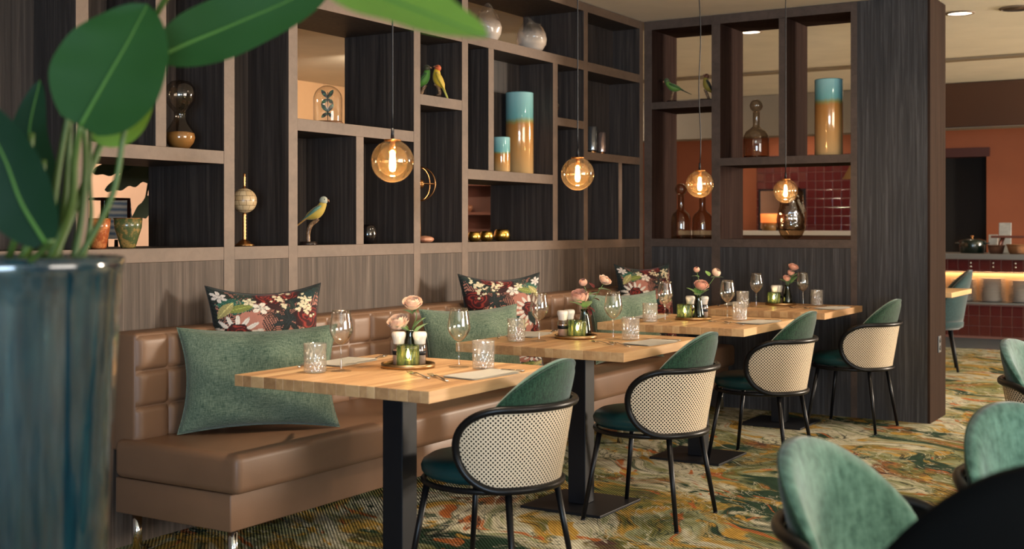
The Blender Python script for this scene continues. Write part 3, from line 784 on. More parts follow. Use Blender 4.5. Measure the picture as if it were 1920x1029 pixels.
# trays with votive, mills, vase
def tray_proto():
    t = thing('serving_tray', 'x', 'tray', (0, 0, 0), 0, 'round brass trays')
    lathe('tray_base', [(0, 0.001), (0.098, 0.001), (0.098, 0.004), (0, 0.004)], BRASS, t, seg=48)
    lathe('tray_rim', [(0.0965, 0.001), (0.1005, 0.001), (0.1010, 0.0165), (0.0980, 0.0165), (0.0965, 0.004)], BRASS, t, seg=64)
    return t
TRP = Proto(tray_proto())
def votive_mat():
    m = bpy.data.materials.new('green_ribbed_glass'); m.use_nodes = True; nt = m.node_tree; nt.nodes.clear()
    out = nd(nt, 'ShaderNodeOutputMaterial'); tl = nd(nt, 'ShaderNodeBsdfTranslucent'); tr = nd(nt, 'ShaderNodeBsdfTransparent'); gl = nd(nt, 'ShaderNodeBsdfGlossy')
    gl.inputs['Roughness'].default_value = 0.08
    n = noise(nt, coords(nt, (90, 90, 7), 'obj'), 1.0, 2, 0.5, 0.6)
    r = ramp(nt, [(0.32, (0.10, 0.17, 0.10)), (0.5, (0.32, 0.42, 0.26)), (0.68, (0.72, 0.68, 0.42))]); nt.links.new(n.outputs['Fac'], r.inputs['Fac'])
    nt.links.new(r.outputs[0], tl.inputs['Color']); nt.links.new(r.outputs[0], tr.inputs['Color'])
    m1 = nd(nt, 'ShaderNodeMixShader'); m1.inputs[0].default_value = 0.84; nt.links.new(tl.outputs[0], m1.inputs[1]); nt.links.new(tr.outputs[0], m1.inputs[2])
    fr = two_sided_fresnel(nt)
    m2 = nd(nt, 'ShaderNodeMixShader'); nt.links.new(fr.outputs[0], m2.inputs[0]); nt.links.new(m1.outputs[0], m2.inputs[1]); nt.links.new(gl.outputs[0], m2.inputs[2])
    nt.links.new(m2.outputs[0], out.inputs[0]); return m
VOTIVE = votive_mat()
WAX = P('warm_wax', (0.85, 0.72, 0.5), 0.5)
FLAME = P('candle_flame', (1, 0.7, 0.3), 0.5, emit=(1.0, 0.72, 0.34), estr=90)
def votive_proto():
    t = thing('candle_holder', 'x', 'candle holder', (0, 0, 0), 0, 'green glass votives')
    def mod(r, z, a, i): return r + (0.0011 * math.sin(20 * a + 2 * math.sin(60 * z)) if r > 0.03 and i in range(2, 12) else 0), z
    pr = [(0, 0.0), (0.036, 0.0), (0.0405, 0.004)] + [(0.0412, 0.004 + 0.078 * k / 8) for k in range(1, 9)] + [(0.0400, 0.083), (0.0385, 0.082), (0.0385, 0.012), (0, 0.010)]
    obj('ribbed_glass', lathe_me('ribbed_glass', pr, VOTIVE, 100, True, mod), t)
    c = lathe('tealight', [(0, 0.0125), (0.019, 0.0125), (0.019, 0.028), (0.016, 0.029), (0, 0.027)], WAX, t, seg=24)
    lathe('flame', [(0, 0.032), (0.0055, 0.038), (0.0075, 0.046), (0.0045, 0.060), (0, 0.072)], FLAME, c, seg=12)
    return t
VTP = Proto(votive_proto())
SALT = P('pink_salt_grains', (0.62, 0.34, 0.24), 0.7)
PEPP = P('pepper_grains', (0.30, 0.20, 0.14), 0.7)
MILLTOP = P('frosted_mill_cap', (0.80, 0.72, 0.62), 0.3, 0, 0.5, coat=0.3)
def mill_proto(grain, nm):
    t = thing('spice_mill', 'x', 'mill', (0, 0, 0), 0, 'spice mills on the trays')
    lathe('glass_body', [(0, 0.0), (0.021, 0.0), (0.0235, 0.004), (0.0235, 0.068), (0.0195, 0.082)], GLASS, t, seg=32)
    lathe('spice', [(0, 0.002), (0.0195, 0.002), (0.0215, 0.005), (0.0215, 0.058), (0.017, 0.060), (0, 0.061)], grain, t, seg=24)
    lathe('label_band', [(0.0240, 0.040), (0.0243, 0.040), (0.0243, 0.056), (0.0240, 0.056)], BLACKM, t, seg=32)
    lathe('grinder_cap', [(0.0185, 0.080), (0.0205, 0.083), (0.0215, 0.095), (0.0245, 0.104), (0.0265, 0.112), (0.0258, 0.120), (0.022, 0.126), (0, 0.127)], MILLTOP, t, seg=40,
          mod=lambda r, z, a, i: (r + (0.0009 * math.sin(24 * a) if z < 0.122 and r > 0.01 else 0), z))
    return t
ML1, ML2 = Proto(mill_proto(SALT, 'salt')), Proto(mill_proto(PEPP, 'pepper'))
GVASE = thin_glass('olive_glass', (0.36, 0.42, 0.24), 1.0, 0.0, 0.7, 0.06)
def vase_proto():
    t = thing('bud_vase', 'x', 'vase', (0, 0, 0), 0, 'olive glass bud vases')
    pr = [(0, 0.0), (0.030, 0.0), (0.0345, 0.006), (0.034, 0.020), (0.028, 0.060), (0.0205, 0.095), (0.0165, 0.118), (0.0185, 0.130)]
    lathe('glass_body', pr + [(0.0165, 0.130)] + [(max(0, r - 0.002), z + 0.002) for r, z in reversed(pr[1:-1])] + [(0, 0.004)], GVASE, t, seg=36)
    lathe('water', [(0, 0.005), (0.0300, 0.006), (0.0315, 0.020), (0.0262, 0.058), (0, 0.058)], thin_glass('vase_water', (0.85, 0.88, 0.78), 0.6, 0, 0.2), t, seg=24)
    return t
VSP = Proto(vase_proto())
TRAYSET = [  # (right, forward) offsets on the tray seen from the camera: votive, salt mill, pepper mill, vase
    ((0.004, -0.048), (-0.038, 0.030), (0.042, 0.026), (0.004, 0.060)),
    ((0.004, -0.040), (-0.062, 0.000), (-0.028, 0.062), (0.042, 0.030)),
    ((-0.054, -0.012), (-0.010, 0.062), (0.062, 0.025), (0.022, -0.030)),
    ((-0.050, -0.020), (-0.030, 0.045), (0.002, 0.066), (0.045, 0.000))]
VASES = []
for i, (vo, sa, pe, va) in enumerate(TRAYSET):
    tx, ty = PLACES[i][2]; base = Vector((tx, ty, TZ))
    TRP.put(base, 0, 'round brass tray with candle and vase on the ' + TWORD[i])
    up = Vector((0, 0, 0.0042))
    w = lambda o: base + RIGHT * o[0] + FWD * o[1] + up
    VTP.put(w(vo), 0.7 * i, 'green ribbed glass votive with a lit candle on the ' + TWORD[i])
    ML1.put(w(sa), 0, 'spice mill of pink salt on the ' + TWORD[i])
    ML2.put(w(pe), 0, 'spice mill of brown peppercorns on the ' + TWORD[i])
    VSP.put(w(va), 0, 'small olive glass bud vase on the tray of the ' + TWORD[i])
    VASES.append(w(va))

# flowers
def petal_mat(name, c1, c2):
    m, nt, b = new_mat(name)
    n = noise(nt, coords(nt, (40, 40, 40), 'obj'), 1.0, 2)
    nt.links.new(mixc(nt, c1, c2, n.outputs['Fac']), b.inputs['Base Color'])
    b.inputs['Roughness'].default_value = 0.7; b.inputs['Sheen Weight'].default_value = 0.2
    b.inputs['Subsurface Weight'].default_value = 0.15; b.inputs['Subsurface Radius'].default_value = (0.01, 0.005, 0.003)
    return m
PETAL = petal_mat('peach_petal', (0.85, 0.34, 0.20), (0.95, 0.60, 0.42))
PETALC = petal_mat('cream_peach_petal', (0.90, 0.50, 0.30), (0.95, 0.76, 0.56))
REDLEAF = P('burgundy_leaf', (0.10, 0.008, 0.010), 0.55)
STEMM = P('green_stem', (0.11, 0.19, 0.045), 0.55)
LEAFG = petal_mat('young_leaf', (0.13, 0.30, 0.05), (0.26, 0.44, 0.10))
def bloom_me(name, r, mat, layers=6, openness=1.0, seed=0):
    """ranunculus: petals wrapped in layers round a ball, the outer ones opening"""
    rnd = random.Random(seed); bm = bmesh.new()
    for L in range(layers):
        f = (L + 1) / layers; n = 4 + L; rr = r * (0.30 + 0.70 * f)
        pm = PI * (0.86 - 0.34 * f * openness)
        for k in range(n):
            a0 = 2 * PI * (k + 0.5 * (L % 2)) / n + rnd.uniform(-.12, .12); wd = 2 * PI / n * 0.78; vs = []; fl = rnd.uniform(0.97, 1.06)
            for i in range(7):
                t = i / 6; row = []
                for j in range(6):
                    q = j / 5 * 2 - 1
                    p = pm * t * (1 - 0.10 * q * q * t); rad = rr * fl * (1 + (0.14 * f * openness * max(0, t - .75) / .25) + 0.03 * math.sin(4 * q + k + L) * t)
                    a = a0 + q * wd * (0.35 + 0.65 * math.sin(PI * min(1, t * 0.62 + 0.20)))
                    row.append(bm.verts.new((rad * math.sin(p) * math.cos(a), rad * math.sin(p) * math.sin(a), -rad * 0.86 * math.cos(p))))
                vs.append(row)
            for i in range(6):
                for j in range(5): bm.faces.new((vs[i][j], vs[i][j + 1], vs[i + 1][j + 1], vs[i + 1][j]))
    return bm_mesh(bm, name, mat, True)
def leaf_me(name, l, w, mat, bend=0.3, n=8, lobes=0):
    V, Fc = [], []
    for i in range(n + 1):
        t = i / n; hw = w / 2 * (math.sin(PI * t ** 0.8) + (0.25 * abs(math.sin(lobes * PI * t)) if lobes else 0)) + 0.0004
        z = bend * l * t * t * -0.5
        for s in (-1, 0, 1): V.append((s * hw, l * t, z + abs(s) * hw * 0.25))
    for i in range(n):
        for k in range(2): a = i * 3 + k; Fc.append((a, a + 1, a + 4, a + 3))
    return mesh(name, V, Fc, mat, True)
LF1 = leaf_me('leaf', 0.066, 0.046, LEAFG, 0.5, 10, 3); LF2 = leaf_me('leaf', 0.048, 0.030, LEAFG, 0.5); LFR = leaf_me('leaf', 0.042, 0.028, REDLEAF, 0.3)
def flower(i, label, dr, dz, size, kind, leaves=(), mid=0.0, open_=1.0, lay=5, seed=0, tiltv=(0, 0)):
    """one cut stem standing in the vase of table i; dr, dz: bloom centre right of and above the vase mouth"""
    v = VASES[i]
    t = thing('flower_stem', label, 'flower', v + Vector((0, 0, 0.006)), 0, 'ranunculus stems in the bud vases')
    R3 = Vector((C_, S_, 0))
    top = R3 * dr + FWD * tiltv[1] + Vector((0, 0, 0.124 + dz)); mouth = R3 * (0.006 * (1 if dr > 0 else -1)) + Vector((0, 0, 0.122))
    path = bez([R3 * (-0.010 if dr > 0 else 0.010) + Vector((0, 0, 0.004)), mouth, mouth.lerp(top, 0.5) + R3 * mid, top - Vector((0, 0, size * 0.35))], 8)
    tube('stem', path, 0.0019, STEMM, t, 6)
    if size > 0:
        b = obj('bloom', bloom_me('bloom', size, kind, lay, open_, seed), t, top)
        b.rotation_euler = Vector((R3.x * (dr * 6 + tiltv[0]) - FWD.x * 0.55, R3.y * (dr * 6 + tiltv[0]) - FWD.y * 0.55, 1.0)).to_track_quat('Z', 'X').to_euler()
        lathe('sepal', [(0, -size * 0.62), (size * 0.22, -size * 0.50), (size * 0.42, -size * 0.30), (size * 0.5, -size * 0.12)], STEMM, b, seg=10)
    for (me, ldr, ldz, az, el) in leaves:
        lf = obj('leaf', me, t, R3 * ldr + Vector((0, 0, 0.124 + ldz)))
        d = R3 * math.cos(az) * math.cos(el) + FWD * math.sin(az) * math.cos(el) + Vector((0, 0, math.sin(el)))
        lf.rotation_euler = d.to_track_quat('Y', 'Z').to_euler()
    return t
flower(0, 'tall peach ranunculus standing highest on the nearest table', 0.008, 0.108, 0.034, PETALC, ((LF2, 0.004, 0.062, 2.6, 0.5), (LF2, 0.006, 0.058, 0.4, 0.9), (LF1, 0.010, 0.000, 0.2, 1.0)), 0.016, 1.0, 5, 1)
flower(0, 'pale peach ranunculus drooping left on the nearest table', -0.048, 0.036, 0.039, PETALC, ((LF1, -0.016, -0.004, 2.6, 0.7), (LF1, -0.006, -0.010, 3.6, 0.6), (LF1, 0.018, -0.014, -0.3, 0.9)), -0.006, 1.0, 6, 2)
flower(1, 'large peach ranunculus low in the vase of the second table from the planter', -0.021, 0.064, 0.040, PETAL, ((LF1, -0.012, 0.012, 3.4, 0.6), (LF1, -0.008, 0.016, 4.0, 0.7), (LF1, 0.004, 0.006, -1.2, 0.8)), -0.008, 0.6, 6, 3)
flower(1, 'peach ranunculus bud in the vase of the second table from the planter', -0.006, 0.128, 0.020, PETAL, ((LF1, 0.012, 0.060, 0.3, 0.5), (LFR, 0.020, 0.010, -0.4, -0.5)), 0.02, 0.0, 4, 4)
flower(1, 'peach ranunculus with burgundy leaves leaning right on the second table', 0.100, 0.142, 0.028, PETALC, ((LFR, 0.030, 0.078, 0.2, 0.2), (LFR, 0.040, 0.052, 0.5, -0.2), (LFR, 0.046, 0.100, 2.4, 0.8), (LFR, 0.094, 0.118, -1.4, 0.3), (LFR, 0.012, 0.000, -0.8, -0.6), (LF1, 0.064, 0.094, 0.1, 0.1)), 0.004, 1.0, 4, 5)
flower(2, 'open peach ranunculus above the vase of the third table from the planter', 0.018, 0.068, 0.038, PETAL, ((LF1, -0.012, 0.010, 2.8, 0.8), (LF1, 0.010, 0.006, 0.4, 0.7), (LF1, -0.004, 0.004, -1.5, 0.4), (LF1, 0.0, 0.012, 1.2, 1.0)), 0.004, 1.0, 6, 6)
flower(2, 'closed green ranunculus bud at the left on the third table', -0.010, 0.150, 0.018, PETAL, ((LF2, 0.004, 0.108, 2.4, 0.3),), 0.012, 0.0, 4, 7)
flower(2, 'pale ranunculus bud arching right on the third table', 0.102, 0.134, 0.025, PETALC, ((LF2, 0.062, 0.112, 2.0, 0.9), (LF2, 0.070, 0.105, 0.0, 0.2), (LF2, 0.096, 0.104, 0.2, 0.25)), 0.008, 0.1, 5, 8)
flower(3, 'small peach ranunculus at the top of the farthest vase', 0.042, 0.126, 0.030, PETAL, ((LF2, 0.034, 0.052, 0.3, 0.8),), 0.006, 1.0, 5, 9)
flower(3, 'small peach ranunculus in the middle of the farthest vase', 0.024, 0.084, 0.022, PETAL, ((LF1, 0.026, 0.016, 0.4, 0.9),), 0.0, 0.5, 4, 10)
flower(3, 'small peach ranunculus low at the left of the farthest vase', -0.004, 0.048, 0.024, PETAL, ((LF1, 0.004, 0.008, 2.6, 0.7), (LF2, 0.02, 0.01, 0.4, 0.5)), -0.002, 0.7, 4, 11)

# ================================================================== CUSHIONS
def srgb(r, g, b):
    f = lambda c: ((c / 255 + 0.055) / 1.055) ** 2.4 if c > 10 else c / 255 / 12.92
    return np.array([f(r), f(g), f(b)])
def floral_print(n, seed, mirror=False):
    """flower and palm print drawn into an n x n colour grid (linear)"""
    g = np.random.default_rng(seed)
    v, u = np.mgrid[0:n, 0:n] / (n - 1.0)
    if mirror: u = 1 - u
    v = np.where(v > 0.36, (v - 0.36) / 0.64, 1 - v / 0.36)
    img = np.empty((n, n, 3)); img[:] = srgb(178, 118, 102)
    img *= (0.93 + 0.10 * g.random((n, n, 1)))
    def put(mask, col, a=1.0): img[mask] = img[mask] * (1 - a) + col * a
    def loc(cx, cy, ang):
        dx, dy = u - cx, v - cy; c, s = math.cos(ang), math.sin(ang); return dx * c + dy * s, -dx * s + dy * c
    def frond(cx, cy, ang, L, col):
        t, w = loc(cx, cy, ang); t = t / L; w = w / L
        env = np.where((t > 0) & (t < 1), 0.30 * np.sin(np.pi * np.clip(t, 0, 1) ** 0.75), 0)
        m = (np.abs(w) < env) & (np.mod((t - np.abs(w) * 0.9) * 15, 1) < 0.58); put(m, col); put((np.abs(w) < 0.012) & (t > -.05) & (t < 1), col)
    def leaf(cx, cy, ang, L, wd, col):
        t, w = loc(cx, cy, ang); t = t / L
        m = (t > 0) & (t < 1) & (np.abs(w) < wd * np.sin(np.pi * np.clip(t, 0, 1)) ** 0.8); put(m, col)
        put(m & (np.abs(w) < 0.004), col * 2.2); put(m & (np.mod(t * 9 - np.abs(w) * 18, 1) < 0.18), col * 1.5)
    def petals(cx, cy, r, k, col, rot=0.0, core=None, ww=0.55):
        dx, dy = u - cx, v - cy; d = np.hypot(dx, dy) / r; a = np.arctan2(dy, dx) + rot
        m = (d < np.abs(np.cos(k * a / 2)) ** ww) ; put(m, col); put(m & (np.abs(np.sin(k * a / 2)) < 0.10), col * 0.72); put(m & (d < 0.45) & (np.abs(np.cos(k * a / 2)) < 0.75), col * 0.55)
        if core is not None: put(d < 0.38, core)
    def rose(cx, cy, r):
        dx, dy = u - cx, v - cy; d = np.hypot(dx, dy) / r; a = np.arctan2(dy, dx)
        m = d < 1 + 0.10 * np.sin(7 * a + 1); sp = np.sin(15 * d + 2.2 * np.sin(3 * a + 5 * d) + a)
        put(m, srgb(58, 16, 18)); put(m & (sp > 0.15), srgb(96, 24, 24)); put(m & (sp > 0.78), srgb(150, 52, 42)); put(m & (d < 0.25) & (sp > 0), srgb(135, 40, 32)); put(m & (d > 0.86), srgb(40, 14, 18))
    def berries(cx, cy, r, k):
        for _ in range(k):
            bx, by = cx + g.normal(0, r * .5), cy + g.normal(0, r * .8); q = 0.010 + 0.010 * g.random()
            put(np.hypot(u - bx, v - by) < q, srgb(226, 212, 176) * (0.8 + 0.3 * g.random()))
    dk, tl, gn = srgb(18, 26, 28), srgb(24, 66, 66), srgb(52, 84, 62)
    for cx, cy, a, L in ((.98, .95, 3.6, .5), (.02, .98, -.7, .45), (.0, .5, .7, .35), (1., .45, 2.6, .4)): frond(cx, cy, a, L, dk)
    leaf(.97, .99, 3.7, .34, .10, srgb(20, 44, 44)); leaf(.02, .97, -.9, .30, .09, srgb(26, 34, 30)); leaf(.03, .30, .5, .30, .08, tl)
    edge = np.maximum(np.abs(u - .5), np.abs(v - .5)) * 2 + .10 * np.sin(9 * u + 3) * np.cos(8 * v) ; put(edge > .90, dk); put((edge > .80) & (np.mod(u * 17 + v * 23, 1) < .5), srgb(34, 44, 40))
    frond(.46, .40, 1.05, .42, dk); frond(.30, 1.0, -1.2, .3, dk); frond(.78, .98, 4.4, .34, dk); frond(.20, .86, .4, .3, srgb(40, 58, 50)); frond(.40, .66, .2, .30, srgb(60, 40, 34)); frond(.05, .78, -.1, .34, srgb(50, 110, 92))
    leaf(.55, .30, .3, .30, .075, tl); leaf(.62, .20, 2.7, .30, .07, srgb(18, 52, 54)); leaf(.30, .12, .9, .28, .06, tl)
    for a in (0.3, 1.0, 1.7, 2.5, 3.4, 4.2, 5.2): leaf(.66, .56, a, .17, .030, srgb(22, 30, 32))
    for a in (0.6, 1.9, 3.0, 5.6): leaf(.72, .72, a, .13, .024, srgb(30, 42, 36))
    leaf(.12, .70, .3, .26, .05, srgb(112, 120, 60)); leaf(.04, .62, .9, .25, .05, srgb(150, 142, 92))
    rose(.86, .60, .155); rose(.50, .90, .13); rose(.68, .95, .10); rose(.60, .08, .15); rose(.10, .10, .12); rose(.90, .12, .11)
    petals(.20, .42, .235, 15, srgb(222, 214, 204), 0.2, None, 0.7); rose(.205, .44, .115)
    petals(.42, .74, .085, 5, srgb(232, 222, 206)); petals(.08, .88, .075, 6, srgb(214, 204, 196), .5); petals(.33, .83, .06, 5, srgb(226, 214, 178), 1.1)
    berries(.82, .80, .09, 46); berries(.74, .33, .09, 40); berries(.60, .84, .08, 26); berries(.34, .22, .07, 22); berries(.95, .32, .06, 16)
    leaf(.47, .80, -.6, .16, .045, srgb(44, 18, 20)); leaf(.15, .20, 1.2, .22, .06, srgb(26, 38, 36))
    return img
def pillow_me(name, w, h, t, mat, n=28, ear=0.09, puff=0.5, img=None, wr=0.0, seed=0):
    rnd = random.Random(seed); ph = [rnd.uniform(0, 6) for _ in range(4)]
    V, Fc, colr = [], [], []
    for side in (1, -1):
        for j in range(n + 1):
            for i in range(n + 1):
                a = 2 * i / n - 1; b = 2 * j / n - 1
                x = w / 2 * a * (1 - ear * (1 - b * b) * abs(a) ** 3); z = h / 2 * b * (1 - ear * (1 - a * a) * abs(b) ** 3)
                th = t / 2 * (max(0, 1 - a * a) * max(0, 1 - b * b)) ** puff
                th *= 1 + wr * math.sin(7 * a + 3 * b + ph[0]) * math.sin(5 * b - 2 * a + ph[1])
                th += wr * 0.012 * math.sin(14 * a + ph[2]) * (1 - a * a) * max(0, b) ** 3
                V.append((x, -side * th, z + h / 2))
                if img is not None: colr.append(img[min(img.shape[0] - 1, int(j / n * (img.shape[0] - 1) + .5)), min(img.shape[1] - 1, int(i / n * (img.shape[1] - 1) + .5))])
    m1 = (n + 1) ** 2
    for j in range(n):
        for i in range(n):
            a = j * (n + 1) + i
            Fc.append((a, a + 1, a + n + 2, a + n + 1)); Fc.append((m1 + a, m1 + a + n + 1, m1 + a + n + 2, m1 + a + 1))
    me = mesh(name, V, Fc, mat, True)
    if img is not None:
        at = me.color_attributes.new('print', 'FLOAT_COLOR', 'POINT')
        buf = np.ones((len(V), 4), dtype=np.float32); buf[:, :3] = np.array(colr); at.data.foreach_set('color', buf.ravel())
    else:
        bm = bmesh.new(); bm.from_mesh(me); bmesh.ops.remove_doubles(bm, verts=bm.verts, dist=1e-6); bm.to_mesh(me); bm.free()
        me.polygons.foreach_set('use_smooth', [True] * len(me.polygons))
    return me
def seam(parent, w, h, ear, mat):
    pts = []
    for (a0, b0, a1, b1) in ((-1, -1, 1, -1), (1, -1, 1, 1), (1, 1, -1, 1), (-1, 1, -1, -1)):
        for k in range(20):
            a = a0 + (a1 - a0) * k / 20; b = b0 + (b1 - b0) * k / 20
            pts.append((w / 2 * a * (1 - ear * (1 - b * b) * abs(a) ** 3), 0, h / 2 * b * (1 - ear * (1 - a * a) * abs(b) ** 3) + h / 2))
    tube('seam', pts, 0.0028, mat, parent, 6, True)
def print_mat():
    m, nt, b = new_mat('printed_velvet'); at = nd(nt, 'ShaderNodeAttribute'); at.attribute_name = 'print'
    nt.links.new(at.outputs['Color'], b.inputs['Base Color']); b.inputs['Roughness'].default_value = 0.7; b.inputs['Sheen Weight'].default_value = 0.15
    b.inputs['Specular IOR Level'].default_value = 0.25; return m
PRINT = print_mat(); SEAMD = P('dark_seam', (0.012, 0.014, 0.016), 0.8)
def place_pillow(me, name, TLp, TRp, h, lean, label, cat, group, zb=0.456, w=None):
    """TLp, TRp: top corners in the room; the cushion stands on the seat and leans back"""
    d = (TRp - TLp); d.z = 0; ang = math.atan2(d.y, d.x); mid = (TLp + TRp) / 2
    nrm = Vector((math.sin(ang), -math.cos(ang), 0))
    bot = Vector((mid.x, mid.y, zb)) + nrm * (h * math.sin(lean))
    o = obj(name, me, None, bot, None); o.rotation_euler = (-lean, 0, ang); return tag(o, label, cat, group)
NP = 150
for k, (tl, tr, h, lean, lab, sd, mir) in enumerate((
    ((392, 535, 5.13), (594, 533, 5.38), 0.585, 0.13, 'rose and palm printed cushion behind the green cushion nearest the planter', 1, False),
    ((857, 515, 6.64), (1013, 508, 6.90), 0.575, 0.12, 'rose and palm printed cushion in the middle of the bench', 5, True),
    ((1157, 490, 8.22), (1249, 495, 8.50), 0.585, 0.16, 'rose and palm printed cushion in the far corner of the bench', 9, False))):
    me = pillow_me('printed_cushion', 0.52, h, 0.17, PRINT, NP, 0.15, 0.5, floral_print(NP + 1, sd, mir), 0.06, sd)
    o = place_pillow(me, 'printed_cushion', atd(*tl), atd(*tr), h, lean, lab, 'cushion', 'flower printed cushions')
    seam(o, 0.52, h, 0.15, SEAMD)
LM = pillow_me('green_cushion', 0.65, 0.425, 0.20, LINEN, 48, 0.12, 0.5, None, 0.14, 2)
g1 = obj('green_cushion', LM, None, (0.425, 3.676, 0.456), (-0.13, 0, math.radians(49)))
tag(g1, 'large sage green linen cushion at the near end of the bench', 'cushion', 'green linen cushions'); seam(g1, 0.65, 0.425, 0.12, LINEN)
for tl, tr, lab in (((795, 592, 6.05), (962, 579, 6.44), 'sage green linen cushion between the first and second tables'),
                    ((1104, 566, 7.38), (1228, 552, 7.82), 'sage green linen cushion at the far end of the bench')):
    o = place_pillow(LM, 'green_cushion', atd(*tl), atd(*tr), 0.405, 0.16, lab, 'cushion', 'green linen cushions'); seam(o, 0.65, 0.425, 0.12, LINEN)

# ================================================================== PENDANT LAMPS
BULB = P('glowing_filament_bulb', (1, 0.8, 0.5), 0.4, emit=(1.0, 0.74, 0.42), estr=55)
def pendant(px, py, r_px, label, wav=0.0):
    D = 0.152; c = atd(px, py, D / 2 * F_PX / r_px)
    t = thing('pendant_lamp', label, 'lamp', c, 0, 'amber globe pendants over the tables')
    top = CEIL - 0.004 - c.z
    prof = [(0.020, 0.0733)] + [(D / 2 * math.sin(a), D / 2 * math.cos(a)) for a in [0.30 + (PI - 0.30) * k / 26 for k in range(27)]]
    lathe('glass_globe', prof, AMBER, t, seg=48)
    lathe('inner_glass', [(D * 0.36 * math.sin(a), D * 0.36 * math.cos(a)) for a in [0.35 + (PI - 0.35) * k / 20 for k in range(21)]], AMBER, t, seg=40)
    lathe('collar', [(0, 0.078), (0.030, 0.077), (0.031, 0.072), (0.012, 0.070), (0, 0.070)], BRASSD, t, seg=24)
    lathe('socket', [(0, 0.072), (0.0095, 0.072), (0.0095, 0.040), (0, 0.040)], BRASSD, t, seg=16)
    lathe('bulb', [(0, 0.040), (0.0055, 0.038), (0.0085, 0.024), (0.0115, -0.002), (0.0125, -0.020), (0.009, -0.034), (0, -0.038)], BULB, t, seg=16)
    lathe('strain_relief', [(0, 0.118), (0.0055, 0.117), (0.007, 0.078), (0, 0.078)], BLACKM, t, seg=12)
    tube('cord', [(wav * math.sin(k * 0.9), wav * 0.3 * math.cos(k), 0.10 + (top - 0.10) * k / 14) for k in range(15)], 0.0030, BLACKM, t, 6)
    lathe('ceiling_rose', [(0, top), (0.05, top), (0.05, top - 0.02), (0.012, top - 0.03), (0, top - 0.03)], BLACKM, t, seg=24)
    l = bpy.data.lights.new('pendant_glow', 'POINT'); l.energy = 3.0; l.color = (1, 0.66, 0.34); l.shadow_soft_size = 0.02
    lo = bpy.data.objects.new('pendant_glow', l); COL.objects.link(lo); lo.parent = t; lo.location = (0, 0, -0.050)
pendant(736, 302, 40, 'amber glass globe pendant over the nearest table')
pendant(1083, 326, 31, 'amber glass globe pendant over the second table from the planter')
pendant(1312, 345, 25.6, 'amber glass globe pendant in front of the corner bottles', 0.006)
pendant(1473, 358, 22.4, 'smallest amber glass globe pendant, in front of the crumpled vase')

# ================================================================== THINGS ON THE SHELVES
SHZ = {'bot': BOT[1], 'AB': Z[1], 'CD': ZC[1], 'DE': ZD[1], 'EF': ZE[1], 'FG': ZF[1], 'GH': ZG[1], 'R2': R2[1]}
def sp(px, x, lev): p = onx(px, 425, x); return Vector((x, p.y, SHZ[lev] + .0006))
def sy(px, y, z): p = ony(px, 425, y); return Vector((p.x, y, z + .0006))
# hourglass
t = thing('hourglass', 'tall glass hourglass with amber sand behind the leaf', 'hourglass', sp(338, -0.10, 'AB'))
hp = [(0, 0.0), (0.040, 0.004), (0.060, 0.030), (0.066, 0.052), (0.060, 0.080), (0.042, 0.108), (0.029, 0.130), (0.025, 0.148), (0.028, 0.164), (0.046, 0.184), (0.063, 0.210), (0.067, 0.240), (0.062, 0.270), (0.042, 0.294), (0, 0.304)]
lathe('glass_body', hp, thin_glass('hourglass_glass', (0.80, 0.74, 0.68), 1, 0, 0.5, 0.07), t, seg=40)
lathe('sand', [(0, 0.003), (0.038, 0.006), (0.057, 0.031), (0.0630, 0.052), (0.059, 0.072), (0.03, 0.078), (0, 0.080)], P('amber_sand', (0.48, 0.24, 0.06), 0.8), t, seg=32)
def speckle(name, c1, c2, sc, rough=0.25, lo=.45, hi=.6):
    m, nt, b = new_mat(name); n = noise(nt, coords(nt, (sc,) * 3, 'obj'), 1.0, 5, 0.7)
    r = ramp(nt, [(lo, c1), (hi, c2)]); nt.links.new(n.outputs['Fac'], r.inputs['Fac']); nt.links.new(r.outputs[0], b.inputs['Base Color'])
    b.inputs['Roughness'].default_value = rough; b.inputs['Coat Weight'].default_value = 0.5; return m
def cup(px, x, r1, r0, h, mat, label):
    t = thing('glass_cup', label, 'cup', sp(px, x, 'bot'))
    lathe('cup_body', [(0, 0), (r0 * .9, 0), (r0, .006), (r1 * .95, h * .7), (r1, h), (r1 - .003, h), (r0 - .004, .012), (0, .010)], mat, t, seg=36)
    lathe('gold_rim', [(r1 + .0004, h * .985), (r1 + .0012, h * .985), (r1 + .0008, h + .0006), (r1 - .002, h + .0008)], BRASSD, t, seg=36)
cup(184, -0.12, 0.049, 0.033, 0.122, speckle('orange_flecked_glass', (0.34, 0.075, 0.02), (0.62, 0.22, 0.07), 30), 'orange flecked glass cup behind the planter')
cup(240, -0.10, 0.058, 0.031, 0.124, speckle('green_flecked_glass', (0.075, 0.10, 0.035), (0.34, 0.20, 0.06), 34), 'olive flecked glass cup on the shelf beside the orange cup')
